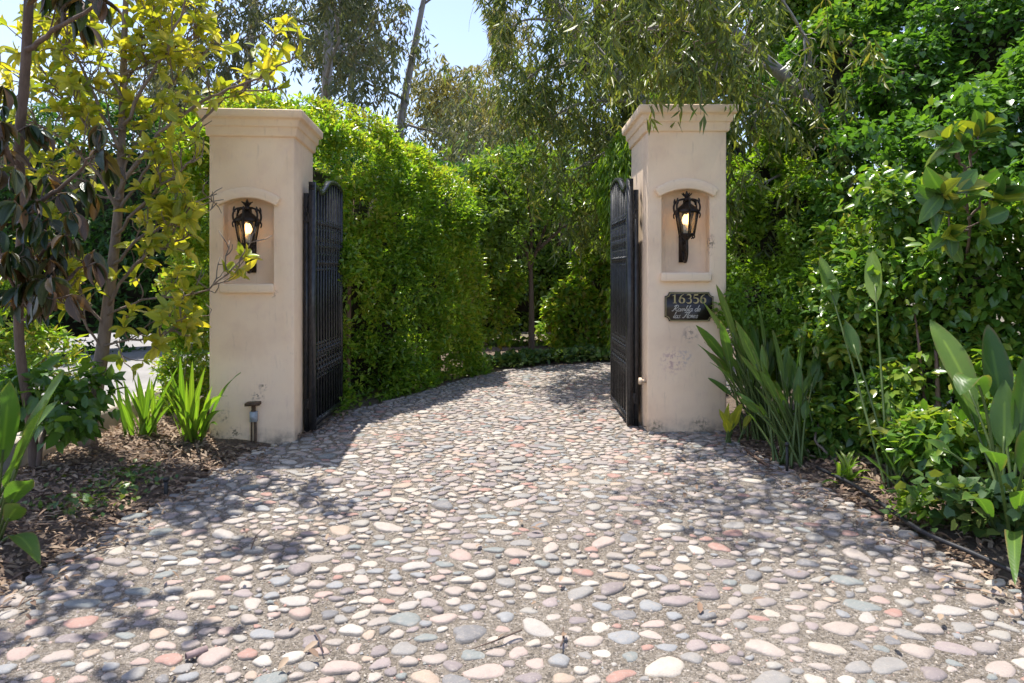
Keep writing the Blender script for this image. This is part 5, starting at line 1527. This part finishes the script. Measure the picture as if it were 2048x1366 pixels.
# boughs above the picture reaching over the drive
for q in ([P(66, -200, 4.5), (-2.9, 4.3, 4.2), (-2.4, 4.1, 4.4), (-1.95, 4.0, 4.5)], [P(60, -100, 4.5), (-3.0, 3.9, 4.0), (-2.7, 3.6, 4.2), (-2.3, 3.4, 4.3)], [P(66, -200, 4.5), (-3.1, 4.5, 4.2), (-2.8, 3.9, 4.3), (-2.9, 3.2, 4.3)]):
    limbs.append(([np.array(v, float) for v in q], 0.028))
magnolia('near tree with dark drooping curled leaves at the left edge', tuple(b0), trunk, [0.036, 0.034, 0.033, 0.033, 0.033, 0.032, 0.03, 0.026], limbs, 'darkleaf', 'magdark', 300, 5, 1, (5, 7), 0.165, 0.38, 1.9, 'bark', twl=(0.08, 0.30))

# glossy broad-leaved sprig in the thicket
b0 = np.array((3.55, 5.45, 0.03))
trunk = [b0, (3.5, 5.4, 1.0), P(1938, 480, 4.75), P(1935, 420, 4.5), P(1930, 345, 4.45)]
limbs = [(PX(q, y0, y1), r) for q, y0, y1, r in (([(1930, 345), (1915, 310), (1900, 290)], 4.45, 4.35, 0.009), ([(1932, 350), (1945, 300), (1958, 270)], 4.45, 4.4, 0.009), ([(1935, 420), (1905, 400), (1885, 390)], 4.5, 4.3, 0.009), ([(1936, 440), (1960, 410), (1985, 400)], 4.5, 4.4, 0.009), ([(1936, 460), (1920, 460), (1900, 470)], 4.5, 4.3, 0.009))]
magnolia('sapling with large glossy oval leaves standing out of the right thicket', tuple(b0), trunk, [0.02, 0.016, 0.010, 0.007, 0.006], limbs, 'rubber', 'shrub', 120, 2, 0, (5, 7), 0.18, 0.5, 0.1, 'bark', twl=(0.08, 0.15))

# ================================================================== SMALL THINGS
def stake(name, px, py_top, py_bot, mat, r, label, cat, cap=None):
    b = G(px, py_bot)
    h = (py_bot - py_top) / FPX * b[1]
    t = thing(name, b, label, cat)
    MB().tube([(0, 0, -0.06), (0, 0, h)], r, 8).build('shaft', M[mat], t, True)
    MB().lathe([(r * 1.5, h - 0.012), (r * 1.55, h + 0.006), (r * 0.8, h + 0.014)], 10).build('cap', M[cap or mat], t, True)
    return t
stake('sprinkler_stake', 1574, 888, 946, 'stake', 0.011, 'thin black stake at the edge of the right bed', 'stake')
stake('sprinkler_stake', 332, 958, 992, 'stake', 0.014, 'short dark stake in the mulch of the left bed', 'stake')
stake('sprinkler_stake', 1866, 990, 1020, 'stake', 0.016, 'blue capped riser by the ivy patch', 'riser', 'blue_cap')
b = P(324, 735, 9.2); b[2] = 0.17
t = thing('path_light', b, 'small white globe light beside the pale side road', 'light')
MB().tube([(0, 0, 0), (0, 0, 0.10)], 0.02, 8).build('post', M['white'], t, True)
MB().lathe([(0.01, 0.08), (0.05, 0.10), (0.07, 0.15), (0.05, 0.20), (0.01, 0.215)], 12).build('globe', M['white'], t, True)
# irrigation hose along the right edge
hp_ = [G(a, c) + np.array((0.05, 0, 0.055)) for a, c in ((1620, 950), (1690, 985), (1760, 1035), (1830, 1085), (1930, 1130), (2060, 1195), (2200, 1280))]
o = MB().tube(smooth_path(hp_, 4), 0.013, 6).build('irrigation_hose', M['hose'], None, True)
tag(o, 'black irrigation hose running along the edge of the right bed', 'hose')
# dry palm stalk and a curl of bark on the stones
o = MB().tube(smooth_path([G(1490, 905) + (0, 0, .03), G(1510, 922) + (0, 0, .035), G(1538, 942) + (0, 0, .03)], 3), [0.012] * 6 + [0.006], 6).build('dry_stalk', M['litter'], None, True)
tag(o, 'straw coloured dry stalk lying at the edge of the right bed', 'stalk')
a = G(372, 1328); c = G(414, 1312)
ax = norm(c - a); sd_ = np.cross(ax, (0, 0, 1.0))
V, F = [], []
for i in range(5):
    for k in range(8):
        an = PI * 1.35 * k / 7 - 0.2
        V.append(a + ax * np.linalg.norm(c - a) * i / 4 + sd_ * 0.014 * math.cos(an) + np.array((0, 0, 0.026 + 0.014 * math.sin(an))))
for i in range(4):
    for k in range(7):
        F.append((i * 8 + k, i * 8 + k + 1, i * 8 + 9 + k, i * 8 + 8 + k))
M['barkcurl'] = plain('curled_bark', (0.24, 0.17, 0.16), 0.8, var=0.3, scale=30)
o = mk('bark_curl', V, F, M['barkcurl'], None, True)
sm = o.modifiers.new('thickness', 'SOLIDIFY'); sm.thickness = 0.003
tag(o, 'curled brown piece of bark lying on the stones at lower left', 'bark')

# leaf litter: beds thickly, drive thinly
def litter(name, label, polyg, n, hfun, L, parent_kind, bias=None):
    pl = np.array(polyg)
    p = pl.min(0) + rng.random((n * 3, 2)) * (pl.max(0) - pl.min(0))
    p = p[inside(p, pl)]
    if bias is not None: p = p[bias(p)]
    p = p[:n]
    q = np.c_[p, gz(p[:, 0]) + hfun(p) + 0.008 + 0.03 * rng.random(len(p))]
    d = norm(rv(len(p)) * np.array((1, 1, 0.3))); nn = norm(rv(len(p)) * 0.4 + np.array((0, 0, 1.0)))
    t = thing(name, (q[:, 0].mean(), q[:, 1].mean(), 0), label, 'leaf litter')
    Ls = L * (0.5 + rng.random(len(p)))
    leaves('dry_leaves', q, d, nn, Ls, Ls * 0.38, M['litter'], t, 'med')
    # twigs
    mb = MB()
    for k in rng.integers(len(q), size=min(220, len(q) // 12)):
        a = rng.random() * 2 * PI; ln = rng.uniform(0.08, 0.3)
        dv = np.array((math.cos(a), math.sin(a), rng.normal() * 0.08)) * ln
        mb.tube([q[k] - dv / 2, q[k] + rng.normal(size=3) * 0.01, q[k] + dv / 2], [0.004, 0.004, 0.002], 4)
    o = mb.build('twigs', M['bark'], t, origin=t.location); o['kind'] = 'stuff'
    t['kind'] = 'stuff'
    return t
litter('leaf_litter', 'dry brown leaves and twigs covering the left bed', [(-2.3, 2.6), (-2.36, 3.2), (-2.32, 4.2), (-2.2, 5.3), (-2.05, 6.05), (-2.7, 6.05), (-3.0, 7.0), (-3.9, 7.5), (-3.85, 5.4), (-4.6, 3.5), (-4.6, 2.6)], 8000, left_h, 0.052, None)
litter('leaf_litter', 'dry brown leaves and twigs covering the right bed', [(2.45, 2.2), (2.30, 3.1), (2.07, 4.5), (1.93, 5.6), (1.9, 6.25), (2.6, 6.9), (3.4, 6.9), (3.6, 2.2)], 6500, right_h, 0.05, None)
litter('leaf_litter', 'scattered fallen leaves lying on the stone drive', [(-2.4, 2.5), (-2.3, 5.6), (-1.9, 7.3), (1.6, 7.3), (2.0, 5.6), (2.3, 2.5)], 150, lambda p: 0.02 + 0 * p[:, 0], 0.05, None)
litter('leaf_litter', 'dry leaves strayed from the left bed onto the edge stones', [(-2.45, 2.6), (-2.44, 3.6), (-2.36, 4.4), (-2.25, 5.6), (-2.0, 5.75), (-2.1, 4.6), (-2.2, 3.6), (-2.2, 2.6)], 190, lambda p: 0.012 + 0 * p[:, 0], 0.045, None)
litter('leaf_litter', 'dry leaves strayed from the right bed onto the edge stones', [(2.36, 2.6), (2.30, 3.1), (2.1, 4.5), (1.95, 5.7), (1.7, 5.9), (1.85, 4.5), (2.08, 3.1), (2.1, 2.6)], 190, lambda p: 0.012 + 0 * p[:, 0], 0.045, None)
litter('leaf_litter', 'brown leaf drift at the foot of the left gate leaf', [(-2.0, 6.1), (-1.75, 6.6), (-1.7, 7.3), (-1.95, 7.4), (-2.02, 6.6)], 160, lambda p: 0.02 + 0 * p[:, 0], 0.05, None)

tri = sum(sum(len(p.vertices) - 2 for p in me.polygons) for me in {o.data for o in bpy.data.objects if o.type == 'MESH'}) if False else 0
